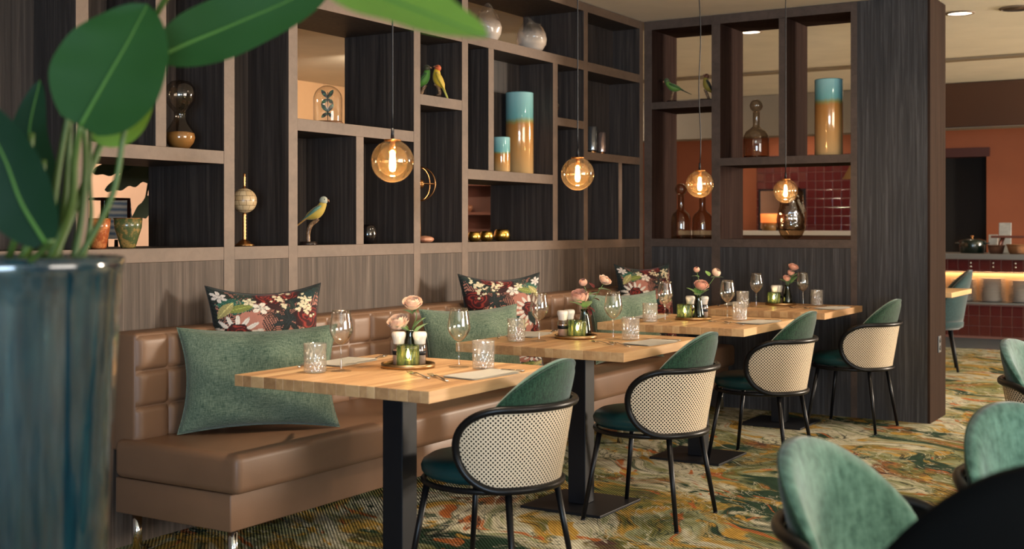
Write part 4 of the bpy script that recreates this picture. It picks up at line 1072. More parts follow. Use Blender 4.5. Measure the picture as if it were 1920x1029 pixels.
# bone globe on brass stand
t = thing('table_globe', 'small bone-tiled globe on a brass stand', 'globe', sp(458, -0.085, 'bot'))
def bone():
    m, nt, b = new_mat('bone_tiles'); br = nd(nt, 'ShaderNodeTexBrick'); br.offset = 0.5
    br.inputs['Color1'].default_value = (0.52, 0.36, 0.19, 1); br.inputs['Color2'].default_value = (0.66, 0.50, 0.30, 1); br.inputs['Mortar'].default_value = (0.13, 0.07, 0.03, 1)
    br.inputs['Scale'].default_value = 1.0; br.inputs['Mortar Size'].default_value = 0.018; br.inputs['Brick Width'].default_value = 0.62; br.inputs['Row Height'].default_value = 0.40
    tc = nd(nt, 'ShaderNodeTexCoord'); s = nd(nt, 'ShaderNodeSeparateXYZ'); nt.links.new(tc.outputs['Object'], s.inputs[0])
    at = nd(nt, 'ShaderNodeMath', operation='ARCTAN2'); nt.links.new(s.outputs[1], at.inputs[0]); nt.links.new(s.outputs[0], at.inputs[1])
    mz = nd(nt, 'ShaderNodeMath', operation='MULTIPLY'); mz.inputs[1].default_value = 18; nt.links.new(s.outputs[2], mz.inputs[0])
    cb = nd(nt, 'ShaderNodeCombineXYZ'); nt.links.new(at.outputs[0], cb.inputs[0]); nt.links.new(mz.outputs[0], cb.inputs[1])
    nt.links.new(cb.outputs[0], br.inputs['Vector']); nt.links.new(br.outputs['Color'], b.inputs['Base Color'])
    b.inputs['Roughness'].default_value = 0.3; return m
lathe('stand_base', [(0, 0), (0.044, 0), (0.045, 0.006), (0.030, 0.014), (0.022, 0.024), (0.010, 0.030), (0, 0.030)], BRASSD, t, seg=32)
lathe('column', [(0.008, 0.028)] + [(0.0075 + 0.0022 * (k % 2), 0.030 + 0.0075 * k) for k in range(17)] + [(0, 0.162)], BRASSD, t, seg=16)
ball('globe_ball', 0.0575, bone(), t, (0, 0, 0.208), seg=36, rings=22)
lathe('finial', [(0.012, 0.262), (0.008, 0.270)] + [(0.0045 + 0.002 * (k % 2), 0.272 + 0.006 * k) for k in range(9)] + [(0.006, 0.330), (0, 0.337)], BRASSD, t, seg=14)
# birds
BARK = speckle('bark', (0.13, 0.065, 0.028), (0.34, 0.20, 0.10), 60, 0.85); DKBASE = P('ebonised_base', (0.02, 0.011, 0.009), 0.25, coat=.5)
def bird_perch(name, label, pos, face, sc, cols, branch, base_r=0.045, pitch=0.0):
    """face: +1 looks right, -1 looks left as seen from the room; cols: back, belly, head, tail"""
    t = thing(name, label, 'bird', pos, 0, 'perched bird ornaments')
    ax = RIGHT * face
    if base_r: lathe('stand', [(0, 0), (base_r, 0), (base_r, .007), (base_r * .9, .010), (base_r * .93, .016), (0, .016)], DKBASE, t, seg=28)
    bp = [ax * (x * sc) + Vector((0, 0, z * sc)) for x, z in branch]
    tube('branch', bez(bp, 8), 0.0105 * sc, BARK, t, 10)
    top = bp[-1]
    def q(x, z, yy=0.0):
        c, s = math.cos(pitch), math.sin(pitch); X, Zz = x * c - z * s, x * s + z * c
        return top + ax * (X * sc) + FWD * (yy * sc) + Vector((0, 0, Zz * sc))
    mk = lambda n, c: P(n, c, 0.6, sheen=.2)
    back, belly, head, tail = cols
    b = tube('body', bez([q(-.062, .000), q(-.040, .012), q(-.010, .026), q(.012, .046), q(.024, .068), q(.026, .078)], 5), [.006, .008, .011, .014, .017, .020, .022, .024, .0265, .028, .0285, .0285, .028, .027, .026, .0245, .023, .022, .021, .020, .0195, .019, .0185, .018, .017, .016][:26], mk('bird_belly', belly), t, 14)
    b.scale = (1, 1, 1)
    h = ball('head', .0205 * sc, mk('bird_head', head), t, q(.029, .089), seg=16, rings=10)
    tube('beak', [q(.044, .091), q(.054, .088), q(.057, .080)], [.0062 * sc, .0045 * sc, .0008], P('beak', (.35, .16, .08), .4), h if False else t, 8)
    for s in (-1, 1):
        ball('eye', .0032 * sc, P('eye_black', (.003, .003, .003), .1), t, q(.036, .094, .0165 * s), seg=8, rings=6)
        tube('wing', bez([q(.018, .062, .020 * s), q(-.008, .044, .030 * s), q(-.040, .018, .022 * s), q(-.078, -.010, .008 * s)], 5), [.010 * sc, .014 * sc, .017 * sc, .019 * sc, .020 * sc, .020 * sc, .019 * sc, .018 * sc, .016 * sc, .014 * sc, .012 * sc, .010 * sc, .008 * sc, .006 * sc, .004 * sc, .002], mk('bird_back', back), t, 10, False, 0.45)
        tube('foot', [q(.004, .024, .010 * s), q(.000, .004, .008 * s)], .0026 * sc, P('bird_foot', (.3, .18, .12), .6), t, 6)
    tube('tail', bez([q(-.050, .006), q(-.080, -.018), q(-.128, -.056)], 5), [.012 * sc] * 4 + [.010 * sc] * 4 + [.007 * sc] * 2 + [.002 * sc], mk('bird_tail', tail), t, 8, False, 0.4)
    return t
bird_perch('parrot_ornament', 'yellow parrot with blue-green wing on a curved branch and round black stand', sp(578, -0.075, 'bot') + Vector((0, .0, 0)), 1, 1.0,
           ((.10, .22, .17), (.52, .36, .05), (.42, .44, .34), (.42, .22, .05)), [(0.0, .012), (.000, .055), (.012, .095), (.038, .118), (.046, .128)], .045)
bird_perch('parrot_ornament', 'green parrot with red beak on a branch high on the shelf', sp(797, -0.13, 'DE'), 1, 1.0,
           ((.03, .12, .02), (.08, .25, .03), (.05, .05, .02), (.03, .10, .03)), [(-.035, .005), (-.02, .035), (-.01, .060), (.004, .078)], 0, 0.25)
bird_perch('parrot_ornament', 'yellow parrot with an orange head on a twisted branch high on the shelf', sp(818, -0.07, 'DE'), -1, 0.95,
           ((.50, .36, .03), (.62, .40, .02), (.55, .10, .02), (.30, .30, .04)), [(.00, .005), (-.02, .030), (-.012, .065), (.008, .088)], .035, 0.5)
bird_perch('parrot_ornament', 'small green parrot facing left on the upper shelf beside the corner', sy(1261, 8.30, 2.201), -1, 1.0,
           ((.04, .13, .02), (.10, .22, .03), (.06, .10, .03), (.05, .06, .02)), [(.01, .010), (.004, .050), (-.006, .085)], .045, -0.25)
bird_perch('parrot_ornament', 'small parrot with yellow breast perched upright behind the pendant cord', sy(1324, 8.32, 2.201), -1, 1.0,
           ((.05, .045, .02), (.42, .30, .04), (.22, .07, .03), (.06, .05, .02)), [(-.022, .010), (-.008, .050), (.010, .090)], .050, 0.45)
# glass dome with butterflies
t = thing('glass_dome', 'glass dome with two mounted butterflies on the upper shelf', 'dome', sp(614.5, -0.12, 'CD'))
lathe('wooden_base', [(0, 0), (0.078, 0), (0.079, 0.010), (0.070, 0.016), (0, 0.016)], P('dome_base', (.20, .09, .04), .4), t, seg=40)
lathe('glass_cover', [(0.072, 0.016), (0.073, 0.060), (0.073, 0.125)] + [(0.073 * math.cos(a), 0.125 + 0.073 * math.sin(a)) for a in [PI / 2 * k / 12 for k in range(1, 12)]] + [(0, 0.198)], thin_glass('dome_glass', (0.97, 0.96, 0.94), 1, 0, .35, .07), t, seg=48)
tube('pin', [(0, 0, 0.016), (0, 0, 0.165)], 0.0018, BLACKM, t, 6)
WINGM = speckle('butterfly_wing', (0.012, 0.012, 0.010), (0.05, 0.22, 0.11), 90, 0.5, .5, .62)
for zc in (0.062, 0.132):
    bt = tube('butterfly_body', [RIGHT * -.001 + Vector((0, 0, zc - .018)) - FWD * .004, RIGHT * .001 + Vector((0, 0, zc + .018)) - FWD * .004], .003, BLACKM, t, 8)
    for s in (-1, 1):
        for (a, L, wd) in ((0.95, .052, .026), (-0.75, .040, .024)):
            V = []; 
            for k in range(9):
                q = k / 8; hw = wd * math.sin(PI * min(1, q * .92 + .04)) * (0.55 + .45 * q)
                for e in (-1, 1):
                    dx, dz = math.cos(a), math.sin(a)
                    V.append(RIGHT * (s * (dx * L * q - e * dz * hw * .5)) + Vector((0, 0, zc + dz * L * q + e * dx * hw * .5)) - FWD * (.004 + .010 * q))
            obj('wing', mesh('wing', V, [(2 * k, 2 * k + 1, 2 * k + 3, 2 * k + 2) for k in range(8)], WINGM), bt)
# bowls, stone, armillary
t = thing('round_vase', 'small black round vase beside the divider', 'vase', sp(689, -0.10, 'bot'))
lathe('vase_body', [(0, 0), (0.030, 0), (0.046, .018), (0.052, .048), (0.046, .080), (0.036, .100), (0.032, .100), (0.042, .078), (0.047, .048), (0.04, .02), (0, .008)], P('black_glaze', (.008, .006, .006), .15, coat=.6), t, seg=36)
GOLD = speckle('hammered_gold', (0.55, 0.30, 0.05), (0.85, 0.55, 0.14), 120, 0.28); GOLD.node_tree.nodes['Principled BSDF'].inputs['Metallic'].default_value = 1.0
for px, r, lab, xx in ((941, .050, 'largest hammered gold tealight bowl, right of its row', -.10), (912, .042, 'middle hammered gold tealight bowl of the row', -.10), (889, .040, 'hammered gold tealight bowl half hidden by the post', -.09)):
    t = thing('gold_bowl', lab, 'bowl', sp(px, xx, 'bot'), 0, 'hammered gold bowls')
    lathe('bowl_body', [(0, 0), (r * .55, 0), (r * .92, r * .30), (r, r * .75), (r * .88, r * 1.25), (r * .74, r * 1.45), (r * .70, r * 1.45), (r * .84, r * 1.2), (r * .93, r * .75), (r * .8, r * .3), (0, r * .15)], GOLD, t, seg=32)
    lathe('tealight', [(0, r * .17), (.017, r * .25), (.017, r * .55), (0, r * .55)], WAX, t, seg=20)
rk = ball('stone_ornament', 0.050, speckle('pink_agate', (.42, .15, .08), (.62, .30, .18), 30, .5), None, sp(796, -0.055, 'bot') + Vector((0, 0, 0.0185)), seg=18, rings=10, sc=(1.0, 1.25, .40), noise=.07, seed=3)
tag(rk, 'flat rough pink stone lying beside the post', 'stone')
t = thing('armillary', 'dark brass armillary ornament half hidden by a shelf post', 'ornament', sp(786, -0.155, 'bot'))
lathe('stand', [(0, 0), (.055, 0), (.050, .012), (.012, .030), (.008, .10), (.008, .235), (0, .235)], BRASSD, t, seg=24)
for k, (tx, ty_) in enumerate(((0, 0), (PI / 2, .3), (PI / 2, 1.5))):
    rg = tube('ring', [(0.095 * math.cos(a), 0.095 * math.sin(a), 0) for a in [2 * PI * j / 48 for j in range(48)]], 0.004, BRASSD, t, 8, True, 0.5, (0, 0, .33)); rg.rotation_euler = (tx, 0, ty_)
ball('core', 0.03, BRASSD, t, (0, 0, .33))
# ombre vases
def ombre(h, split):
    m, nt, b = new_mat('ombre_glaze'); tc = nd(nt, 'ShaderNodeTexCoord'); s = nd(nt, 'ShaderNodeSeparateXYZ'); nt.links.new(tc.outputs['Object'], s.inputs[0])
    n = noise(nt, coords(nt, (16, 16, 5), 'obj'), 1.0, 4); a = nd(nt, 'ShaderNodeMath', operation='MULTIPLY_ADD'); a.inputs[1].default_value = 1 / h
    nt.links.new(s.outputs[2], a.inputs[0]); mm = nd(nt, 'ShaderNodeMath', operation='MULTIPLY_ADD'); mm.inputs[1].default_value = 0.10; mm.inputs[2].default_value = -0.05
    nt.links.new(n.outputs['Fac'], mm.inputs[0]); nt.links.new(mm.outputs[0], a.inputs[2])
    r = ramp(nt, [(0.0, (.60, .38, .17)), (split - .22, (.55, .26, .075)), (split - .04, (.46, .20, .05)), (split, (.28, .28, .10)), (split + .05, (.16, .42, .42)), (1.0, (.32, .62, .64))])
    nt.links.new(a.outputs[0], r.inputs['Fac']); nt.links.new(r.outputs[0], b.inputs['Base Color'])
    b.inputs['Roughness'].default_value = .13; b.inputs['Coat Weight'].default_value = .8; b.inputs['Metallic'].default_value = .1
    return m
def cyl_vase(pos, r, h, split, label):
    t = thing('cylinder_vase', label, 'vase', pos, 0, 'turquoise and copper cylinder vases')
    lathe('vase_body', [(0, 0), (r * .95, 0), (r, .006), (r, h - .004), (r - .002, h), (r - .006, h - .002), (r - .007, .02), (0, .015)], ombre(h, split), t, seg=56)
    lathe('vase_rim', [(r - .006, h - .001), (r - .003, h + .002), (r, h - .001)], P('turquoise_rim', (.25, .50, .50), .2), t, seg=56)
cyl_vase(sp(974, -0.145, 'EF'), .090, .520, .64, 'tall turquoise and copper cylinder vase on the long shelf')
cyl_vase(sp(940, -0.065, 'EF'), .054, .212, .54, 'short turquoise and copper cylinder vase in front of the tall one')
cyl_vase(sy(1554, 8.31, 1.775), .096, .525, .70, 'tall turquoise and copper cylinder vase beside the column')
# candle cups
for px, x, r, h, c, lab in ((1110, -.10, .036, .19, (.30, .32, .34), 'silvered glass candle cup on a brass foot behind the post'), (1128, -.13, .029, .165, (.60, .45, .40), 'rose tinted glass candle cup beside the silvered one')):
    t = thing('candle_cup', lab, 'candle holder', sp(px, x, 'GH'))
    lathe('foot', [(0, 0), (r * .8, 0), (r * .8, .022), (0, .022)], BRASSD, t, seg=28)
    lathe('mirrored_glass', [(0, .0225), (r * .97, .0225), (r, .03), (r, h), (r - .002, h), (r - .003, .03)], P('mercury_glass', c, .18, .8), t, seg=36)
# crumpled glass vases
def crumpled_me(name, r, h, mat, seed, mouth=.55, amp=.12):
    rnd = random.Random(seed); ph = [rnd.uniform(0, 6.3) for _ in range(6)]
    prof = [(0, 0), (r * .42, 0), (r * .70, h * .08), (r * .93, h * .26), (r, h * .45), (r * .95, h * .62), (r * .80, h * .80), (r * mouth, h * .97), (r * (mouth + .03), h)]
    P2 = []
    for (a, b) in zip(prof[:-1], prof[1:]):
        for k in range(4): P2.append((a[0] + (b[0] - a[0]) * k / 4, a[1] + (b[1] - a[1]) * k / 4))
    P2.append(prof[-1]); P2 = [P2[0]] + [p for p in P2[1:] if p[0] > 1e-5]
    def mod(rr, z, a, i):
        q = z / h; d = amp * q * (math.sin(2 * a + ph[0] + 3 * q) * .9 + math.sin(3 * a + ph[1] - 5 * q) * .6 + .5 * math.sin(5 * a + 9 * q + ph[2]))
        zz = z * (1 + (.10 * math.sin(2 * a + ph[3]) + .06 * math.sin(3 * a + ph[4])) * q ** 3)
        return rr * (1 + d), zz
    return lathe_me(name, P2, mat, 56, True, mod)
def frost():
    m = bpy.data.materials.new('frosted_to_clear_glass'); m.use_nodes = True; nt = m.node_tree; nt.nodes.clear(); out = nd(nt, 'ShaderNodeOutputMaterial')
    tc = nd(nt, 'ShaderNodeTexCoord'); s = nd(nt, 'ShaderNodeSeparateXYZ'); nt.links.new(tc.outputs['Object'], s.inputs[0])
    n = noise(nt, coords(nt, (9,) * 3, 'obj'), 1.0, 3); a = nd(nt, 'ShaderNodeMath', operation='MULTIPLY_ADD'); a.inputs[1].default_value = .09; nt.links.new(n.outputs['Fac'], a.inputs[0]); nt.links.new(s.outputs[2], a.inputs[2])
    mr = nd(nt, 'ShaderNodeMapRange'); mr.inputs[1].default_value = .11; mr.inputs[2].default_value = .19; mr.inputs[3].default_value = .80; mr.inputs[4].default_value = .04; nt.links.new(a.outputs[0], mr.inputs[0])
    df = nd(nt, 'ShaderNodeBsdfPrincipled'); df.inputs['Base Color'].default_value = (.72, .60, .50, 1); df.inputs['Roughness'].default_value = .25; df.inputs['Coat Weight'].default_value = .5
    tr = nd(nt, 'ShaderNodeBsdfTransparent'); tr.inputs['Color'].default_value = (.95, .93, .9, 1); gl = nd(nt, 'ShaderNodeBsdfGlossy'); gl.inputs['Roughness'].default_value = .02
    fr = two_sided_fresnel(nt)
    m1 = nd(nt, 'ShaderNodeMixShader'); nt.links.new(fr.outputs[0], m1.inputs[0]); nt.links.new(tr.outputs[0], m1.inputs[1]); nt.links.new(gl.outputs[0], m1.inputs[2])
    m2 = nd(nt, 'ShaderNodeMixShader'); nt.links.new(mr.outputs[0], m2.inputs[0]); nt.links.new(m1.outputs[0], m2.inputs[1]); nt.links.new(df.outputs[0], m2.inputs[2])
    nt.links.new(m2.outputs[0], out.inputs[0]); return m
FROST = frost()
for px, x, r, h, sd, lab in ((914, -.13, .088, .205, 3, 'crumpled glass vase with frosted foot behind the leaf tip'), (997, -.10, .100, .195, 8, 'crumpled glass vase with frosted foot on the top shelf, right'), (652, -.12, .09, .2, 5, 'crumpled glass vase cut by the top edge of the photo')):
    tag(obj('crumpled_vase', crumpled_me('crumpled_vase', r, h, FROST, sd, .62, .10), None, sp(px, x, 'R2')), lab, 'vase', 'crumpled frosted vases')
irid = thin_glass('iridescent_brown_glass', (0.66, 0.52, 0.38), 1.0, 0.03, .5, .16, .5, 34)
tag(obj('crumpled_vase', crumpled_me('crumpled_vase', .108, .315, irid, 11, .78, .10), None, sy(1484, 8.33, 1.197)), 'crumpled smoky brown glass vase behind the smallest pendant', 'vase')
tag(obj('glass_ornament', lathe_me('glass_ornament', [(0, 0), (.022, 0), (.026, .01), (.010, .03), (.026, .06), (.030, .085), (.014, .115), (.008, .15), (.020, .18), (.024, .20), (.014, .225), (0, .232)], GLASS, 28), None, sp(1040, -.06, 'FG')), 'slim clear glass ornament half hidden by the shelf divider', 'ornament')
# bottles with ball stoppers
def bottle(pos, label, r, h):
    t = thing('glass_bottle', label, 'bottle', pos, 0, 'smoked glass bottles with ball stoppers')
    s = h / .42
    lathe('bottle_body', [(0, 0), (r * .97, 0), (r, .008), (r, .125 * s), (r * .96, .160 * s), (r * .80, .188 * s), (r * .50, .208 * s), (.026 * s, .224 * s), (.0235 * s, .24 * s), (.0245 * s, .325 * s), (.027 * s, .330 * s)], SMOKE, t, seg=48)
    lathe('thick_base', [(0, .004), (r * .94, .004), (r * .94, .014), (0, .018)], SMOKE, t, seg=40)
    ball('ball_stopper', .046 * s, SMOKE, t, (0, 0, .374 * s), seg=32, rings=18)
bottle(sy(1418, 8.31, 1.775), 'smoked glass bottle with ball stopper on the upper shelf beside the cord', .091, .42)
bottle(sy(1277, 8.36, 1.197), 'smoked glass bottle with ball stopper on the lower shelf, left of two', .074, .41)
bottle(sy(1317, 8.31, 1.197), 'smoked glass bottle half hidden behind a pendant globe, right of two', .074, .40)

# ================================================================== PLANTER AND PLANT
PC = atd(38, 485, 2.0); RIMZ = 1.235; PX, PY = PC.x, PC.y
def glaze():
    m, nt, b = new_mat('teal_glaze'); n = noise(nt, coords(nt, (26, 26, 2.2), 'obj'), 1.0, 5, .6, .5); n2 = noise(nt, coords(nt, (7,) * 3, 'obj'), 1.0, 4)
    r = ramp(nt, [(.3, (.002, .008, .014)), (.5, (.003, .022, .038)), (.72, (.010, .06, .075))]); nt.links.new(n.outputs['Fac'], r.inputs['Fac'])
    nt.links.new(mixc(nt, r.outputs[0], (.003, .014, .016), n2.outputs['Fac']), b.inputs['Base Color'])
    b.inputs['Roughness'].default_value = .12; b.inputs['Coat Weight'].default_value = 1.0; b.inputs['Coat Roughness'].default_value = .06
    bump(nt, b, n.outputs['Fac'], .12, .004); return m
PL = thing('planter', 'tall glossy teal ceramic planter in the near left corner', 'planter', (PX, PY, 0))
pr = [(0, 0), (.108, 0), (.116, .02), (.122, .30), (.134, .70), (.148, 1.0), (.157, 1.16), (.161, 1.205), (.165, 1.222), (.163, RIMZ), (.155, RIMZ + .002), (.148, 1.222), (.142, 1.17), (.135, 1.165), (0, 1.165)]
lathe('pot_body', pr[:-2], glaze(), PL, seg=72)
lathe('soil', [(0, 1.168), (.143, 1.168), (.143, 1.160), (0, 1.150)], P('potting_soil', (.02, .013, .008), .95), PL, seg=40)
def leaf_mat(name, c1, c2):
    m, nt, b = new_mat(name)
    n = noise(nt, coords(nt, (6,) * 3, 'obj'), 1.0, 4); n2 = nd(nt, 'ShaderNodeTexWave'); n2.inputs['Scale'].default_value = 30; n2.inputs['Distortion'].default_value = 2
    col = mixc(nt, c1, c2, n.outputs['Fac']); nt.links.new(col, b.inputs['Base Color']); b.inputs['Roughness'].default_value = .55; b.inputs['Specular IOR Level'].default_value = .14
    tl = nd(nt, 'ShaderNodeBsdfTranslucent'); tl.inputs['Color'].default_value = (c2[0] * 2.2, c2[1] * 1.8, c2[2], 1)
    mx = nd(nt, 'ShaderNodeMixShader'); mx.inputs[0].default_value = .25; nt.links.new(b.outputs[0], mx.inputs[1]); nt.links.new(tl.outputs[0], mx.inputs[2])
    nt.links.new(mx.outputs[0], nt.nodes['Material Output'].inputs[0]); return m
LEAFD = leaf_mat('glossy_plant_leaf', (.008, .042, .010), (.018, .075, .018)); LEAFK = leaf_mat('shaded_leaf', (.003, .018, .009), (.007, .034, .016)); LEAFB = leaf_mat('fresh_plant_leaf', (.085, .19, .03), (.15, .30, .05)); RIB = P('leaf_midrib', (.055, .14, .028), .5, 0, .15); STALK = P('plant_stalk', (.055, .105, .018), .5)  # the darkest leaf copy has the shade among the stems put into its colour
PT = thing('banana_plant', 'large-leaved green plant growing out of the teal planter', 'plant', (PX, PY, 1.168))
PO = Vector((PX, PY, 1.168))
def big_leaf(pts, width, mat, side=None, prof=.75, curl=.18, rib=True):
    """pts: (px, py, distance) along the midrib from stalk to tip"""
    mid = bez([atd(*p) - PO for p in pts], 8); n = len(mid) - 1; V, Fc = [], []; m = 6
    for i, p in enumerate(mid):
        t = i / n; tan = (mid[min(i + 1, n)] - mid[max(i - 1, 0)]).normalized()
        sd = side if side is not None else (-FWD).cross(tan)
        sd = (sd - tan * sd.dot(tan)).normalized(); nn = tan.cross(sd)
        hw = width / 2 * max(0.0, math.sin(PI * min(1, .04 + .96 * t) ** prof)) ** .62 + .0005
        for k in range(-m, m + 1):
            s = k / m; V.append(p + sd * (s * hw) + nn * (curl * hw * (abs(s) ** 1.5) + .010 * width * math.sin(18 * t + 3 * s) * abs(s)))
    w = 2 * m + 1
    for i in range(n):
        for k in range(w - 1): a = i * w + k; Fc.append((a, a + 1, a + w + 1, a + w))
    o = obj('leaf', mesh('leaf', V, Fc, mat, True), PT)
    if rib: tube('midrib', mid, [.0034 * (1 - .85 * i / n) + .0005 for i in range(n + 1)], RIB, o, 6)
    return o
def stalk(pts, r=.006): tube('stalk', bez([atd(*p) - PO if i else Vector(p) for i, p in enumerate(pts)], 8), [r * (1 - .4 * k / (8 * (len(pts) - 1))) for k in range(8 * (len(pts) - 1) + 1)], STALK, PT, 8)
big_leaf([(150, 236, 1.93), (190, 165, 1.93), (236, 85, 1.94), (277, 8, 1.96)], .176, LEAFD, None, .85, .10)
stalk([(.02, 0, -.01), (128, 400, 1.97), (140, 300, 1.95), (150, 236, 1.93)], .008)
big_leaf([(300, 105, 2.02), (360, 78, 2.05), (440, 45, 2.08), (560, -8, 2.1), (640, -60, 2.1)], .105, LEAFD, None, .9, .12)
stalk([(.05, .02, -.01), (205, 380, 2.02), (238, 230, 2.02), (300, 105, 2.02)], .006)
sd_ = (FWD * .8 + Vector((0, 0, .55)) + RIGHT * .18).normalized()
big_leaf([(560, -90, 1.50), (680, -22, 1.46), (790, 22, 1.44), (915, 70, 1.43)], .13, LEAFB, sd_, .9, .10)
stalk([(.06, -.02, -.01), (165, 330, 2.06), (285, 40, 2.12), (430, -140, 1.85), (560, -90, 1.50)], .007)
big_leaf([(85, 455, 1.80), (40, 380, 1.78), (5, 290, 1.77), (-60, 170, 1.76)], .105, LEAFK, None, .9, .12)
stalk([(-.04, -.05, -.01), (88, 462, 1.82), (85, 455, 1.80)], .006)
big_leaf([(100, 440, 2.08), (70, 330, 2.1), (55, 250, 2.12), (75, 150, 2.14)], .075, LEAFK, None, .9, .12)
big_leaf([(170, 232, 2.06), (205, 248, 2.07), (248, 232, 2.09), (290, 170, 2.10)], .052, LEAFB, None, .9, .12)
stalk([(.06, .05, -.01), (168, 430, 2.05), (168, 330, 2.05), (170, 232, 2.06)], .005)
for pts in ([(-.02, .03, -.01), (92, 420, 2.0), (112, 300, 2.0), (128, 215, 2.0)], [(.0, .06, -.01), (120, 400, 2.03), (128, 300, 2.03), (132, 225, 2.03)], [(.05, .05, -.01), (150, 420, 2.04), (160, 320, 2.04), (158, 240, 2.02)],
            [(-.05, 0, -.01), (68, 440, 1.95), (78, 380, 1.95), (82, 300, 1.96)], [(-.08, .0, -.01), (30, 440, 1.95), (18, 360, 1.95), (8, 260, 1.96)], [(.0, -.05, -.01), (60, 440, 1.93), (52, 350, 1.93), (60, 250, 1.94)]): stalk(pts, .007)

# ================================================================== BUFFET COUNTER BEYOND THE COLUMN
YC = 13.45; KX0, KX1 = 0.30, 3.30
KC = thing('buffet_counter', 'oxblood tiled buffet counter with a lit niche beyond the column', 'counter', (0, 0, 0))
STEELG = P('brushed_grey_steel', (0.24, 0.235, 0.225), 0.4, 0.6)
box('plinth', (KX0, KX1, YC + .04, YC + .75, 0, .112), P('plinth_grey', (.10, .10, .10), .6), KC)
box('lower_body', (KX0, KX1, YC + .012, YC + .8, .112, .470), GROUT, KC)
box('niche_back', (KX0, KX1, YC + .42, YC + .8, .4705, .8115), P('niche_cream', (.60, .42, .24), .7), KC)
box('upper_body', (KX0, KX1, YC + .012, YC + .8, .812, .942), GROUT, KC)
box('niche_lip', (KX0, KX1, YC - .015, YC + .42, .4705, .490), STEELG, KC, bevel=.002)
box('upper_lip', (KX0, KX1, YC - .012, YC + .02, .800, .8115), STEELG, KC, bevel=.002)
box('worktop', (KX0, KX1, YC - .03, YC + .83, .943, 1.000), STEELG, KC, bevel=.003)
tp = .1075; tm = box_me('tile', -tp / 2 + .003, tp / 2 - .003, -.006, .006, -tp / 2 + .003, tp / 2 - .003, REDTILE, .002, 1)
th_ = box_me('tile', -tp / 2 + .003, tp / 2 - .003, -.006, .006, -.010, .010, REDTILE, .002, 1)
x = KX0 + tp / 2
while x < KX1:
    for zc in (.470 - .012 - tp * .5, .470 - .012 - tp * 1.5, .470 - .012 - tp * 2.5): obj('tile', tm, KC, (x, YC + .008, zc))
    obj('tile', tm, KC, (x, YC + .008, .940 - tp / 2)); obj('tile', th_, KC, (x, YC + .008, .8235))
    x += tp
STRIP = P('warm_strip_light', (1, .7, .4), .5, emit=(1.0, .55, .24), estr=26)
st = box('strip_light', (KX0 + .05, KX1 - .05, YC + .38, YC + .40, .795, .8112), STRIP, KC)
for k in range(4):
    for zz in (.905, .865):
        kb = ball('rail_stud', .011, CHROME, KC, ony(1820 + 42 * k, 425, YC - .006) * 1.0, seg=12, rings=8); kb.location.z = zz
ORD = ['on top', 'second from the top', 'third from the top', 'fourth from the top', 'fifth from the top', 'sixth from the top', 'seventh from the top', 'eighth from the top', 'seventh from the bottom', 'sixth from the bottom', 'fifth from the bottom', 'fourth from the bottom', 'third from the bottom', 'second from the bottom', 'at the bottom']
PLM = lathe_me('plate', [(0, .002), (.085, .002), (.095, .006), (.135, .016), (.137, .018), (.134, .0185), (.092, .009), (0, .006)], WHITEC, 32)
for s, (px, n) in enumerate(((1807, 14), (1860, 15), (1917, 14))):
    p = ony(px, 425, YC + .20)
    for k in range(n):
        o = obj('plate', PLM, None, (p.x + random.uniform(-.002, .002), p.y + random.uniform(-.002, .002), .4905 + .0165 * k), (0, 0, 0))
        tag(o, 'white plate ' + (ORD[n - 1 - k] if k > n - 9 else ORD[14 - k]) + ' in the ' + ['stack behind the teal chair', 'middle stack in the niche', 'right-hand stack in the niche'][s], 'plate', 'white plates stacked in the niche')
# things on the counter
def on_counter(px, dy=.25): p = ony(px, 425, YC + dy); return Vector((p.x, p.y, 1.0))
t = thing('casserole_pot', 'dark green lidded casserole pot on the buffet counter', 'pot', on_counter(1823, .32))
POTG = P('dark_green_enamel', (.004, .013, .010), .25, coat=.5)
lathe('pot_body', [(0, 0), (.115, 0), (.125, .01), (.135, .12), (.132, .125), (.12, .12), (.11, .015), (0, .012)], POTG, t, seg=40)
lathe('lid', [(.138, .125), (.136, .135), (.09, .152), (.03, .162), (0, .163)], POTG, t, seg=40)
lathe('knob', [(.008, .162), (.006, .172), (.018, .180), (.016, .190), (0, .192)], BRASSD, t, seg=20)
for s in (-1, 1): tube('handle', bez([(.128 * s, -.035, .105), (.165 * s, -.03, .108), (.165 * s, .03, .108), (.128 * s, .035, .105)], 6), .008, POTG, t, 8)
def wicker(name, c1, c2):
    m, nt, b = new_mat(name); w = nd(nt, 'ShaderNodeTexWave'); w.inputs['Scale'].default_value = 60; w.bands_direction = 'Z'; w.inputs['Distortion'].default_value = 3
    nt.links.new(mixc(nt, c1, c2, w.outputs['Fac']), b.inputs['Base Color']); bump(nt, b, w.outputs['Fac'], .6, .004); b.inputs['Roughness'].default_value = .7; return m
for px, r, h, c, lab, dy in ((1868, .085, .085, ((.06, .02, .01), (.15, .06, .03)), 'small dark wicker basket beside the casserole pot', .2), (1912, .13, .095, ((.14, .05, .015), (.34, .14, .045)), 'wide wicker bread basket on the buffet counter', .16)):
    t = thing('wicker_basket', lab, 'basket', on_counter(px, dy), 0, 'wicker baskets')
    lathe('basket_body', [(0, 0), (r * .7, 0), (r * .8, .01), (r, h), (r * .96, h), (r * .75, .015), (0, .012)], wicker('wicker', *c), t, seg=36)
    tube('basket_rim', [(r * .98 * math.cos(a), r * .98 * math.sin(a), h) for a in [2 * PI * k / 36 for k in range(36)]], .007, wicker('wicker_rim', *c), t, 8, True)
    if r > .1:
        for k in range(4): ball('bread_roll', .042, P('bread_crust', (.42, .26, .13), .8), t, (.055 * math.cos(k * 1.6), .055 * math.sin(k * 1.6), .072), seg=14, rings=9, sc=(1.15, .9, .7))
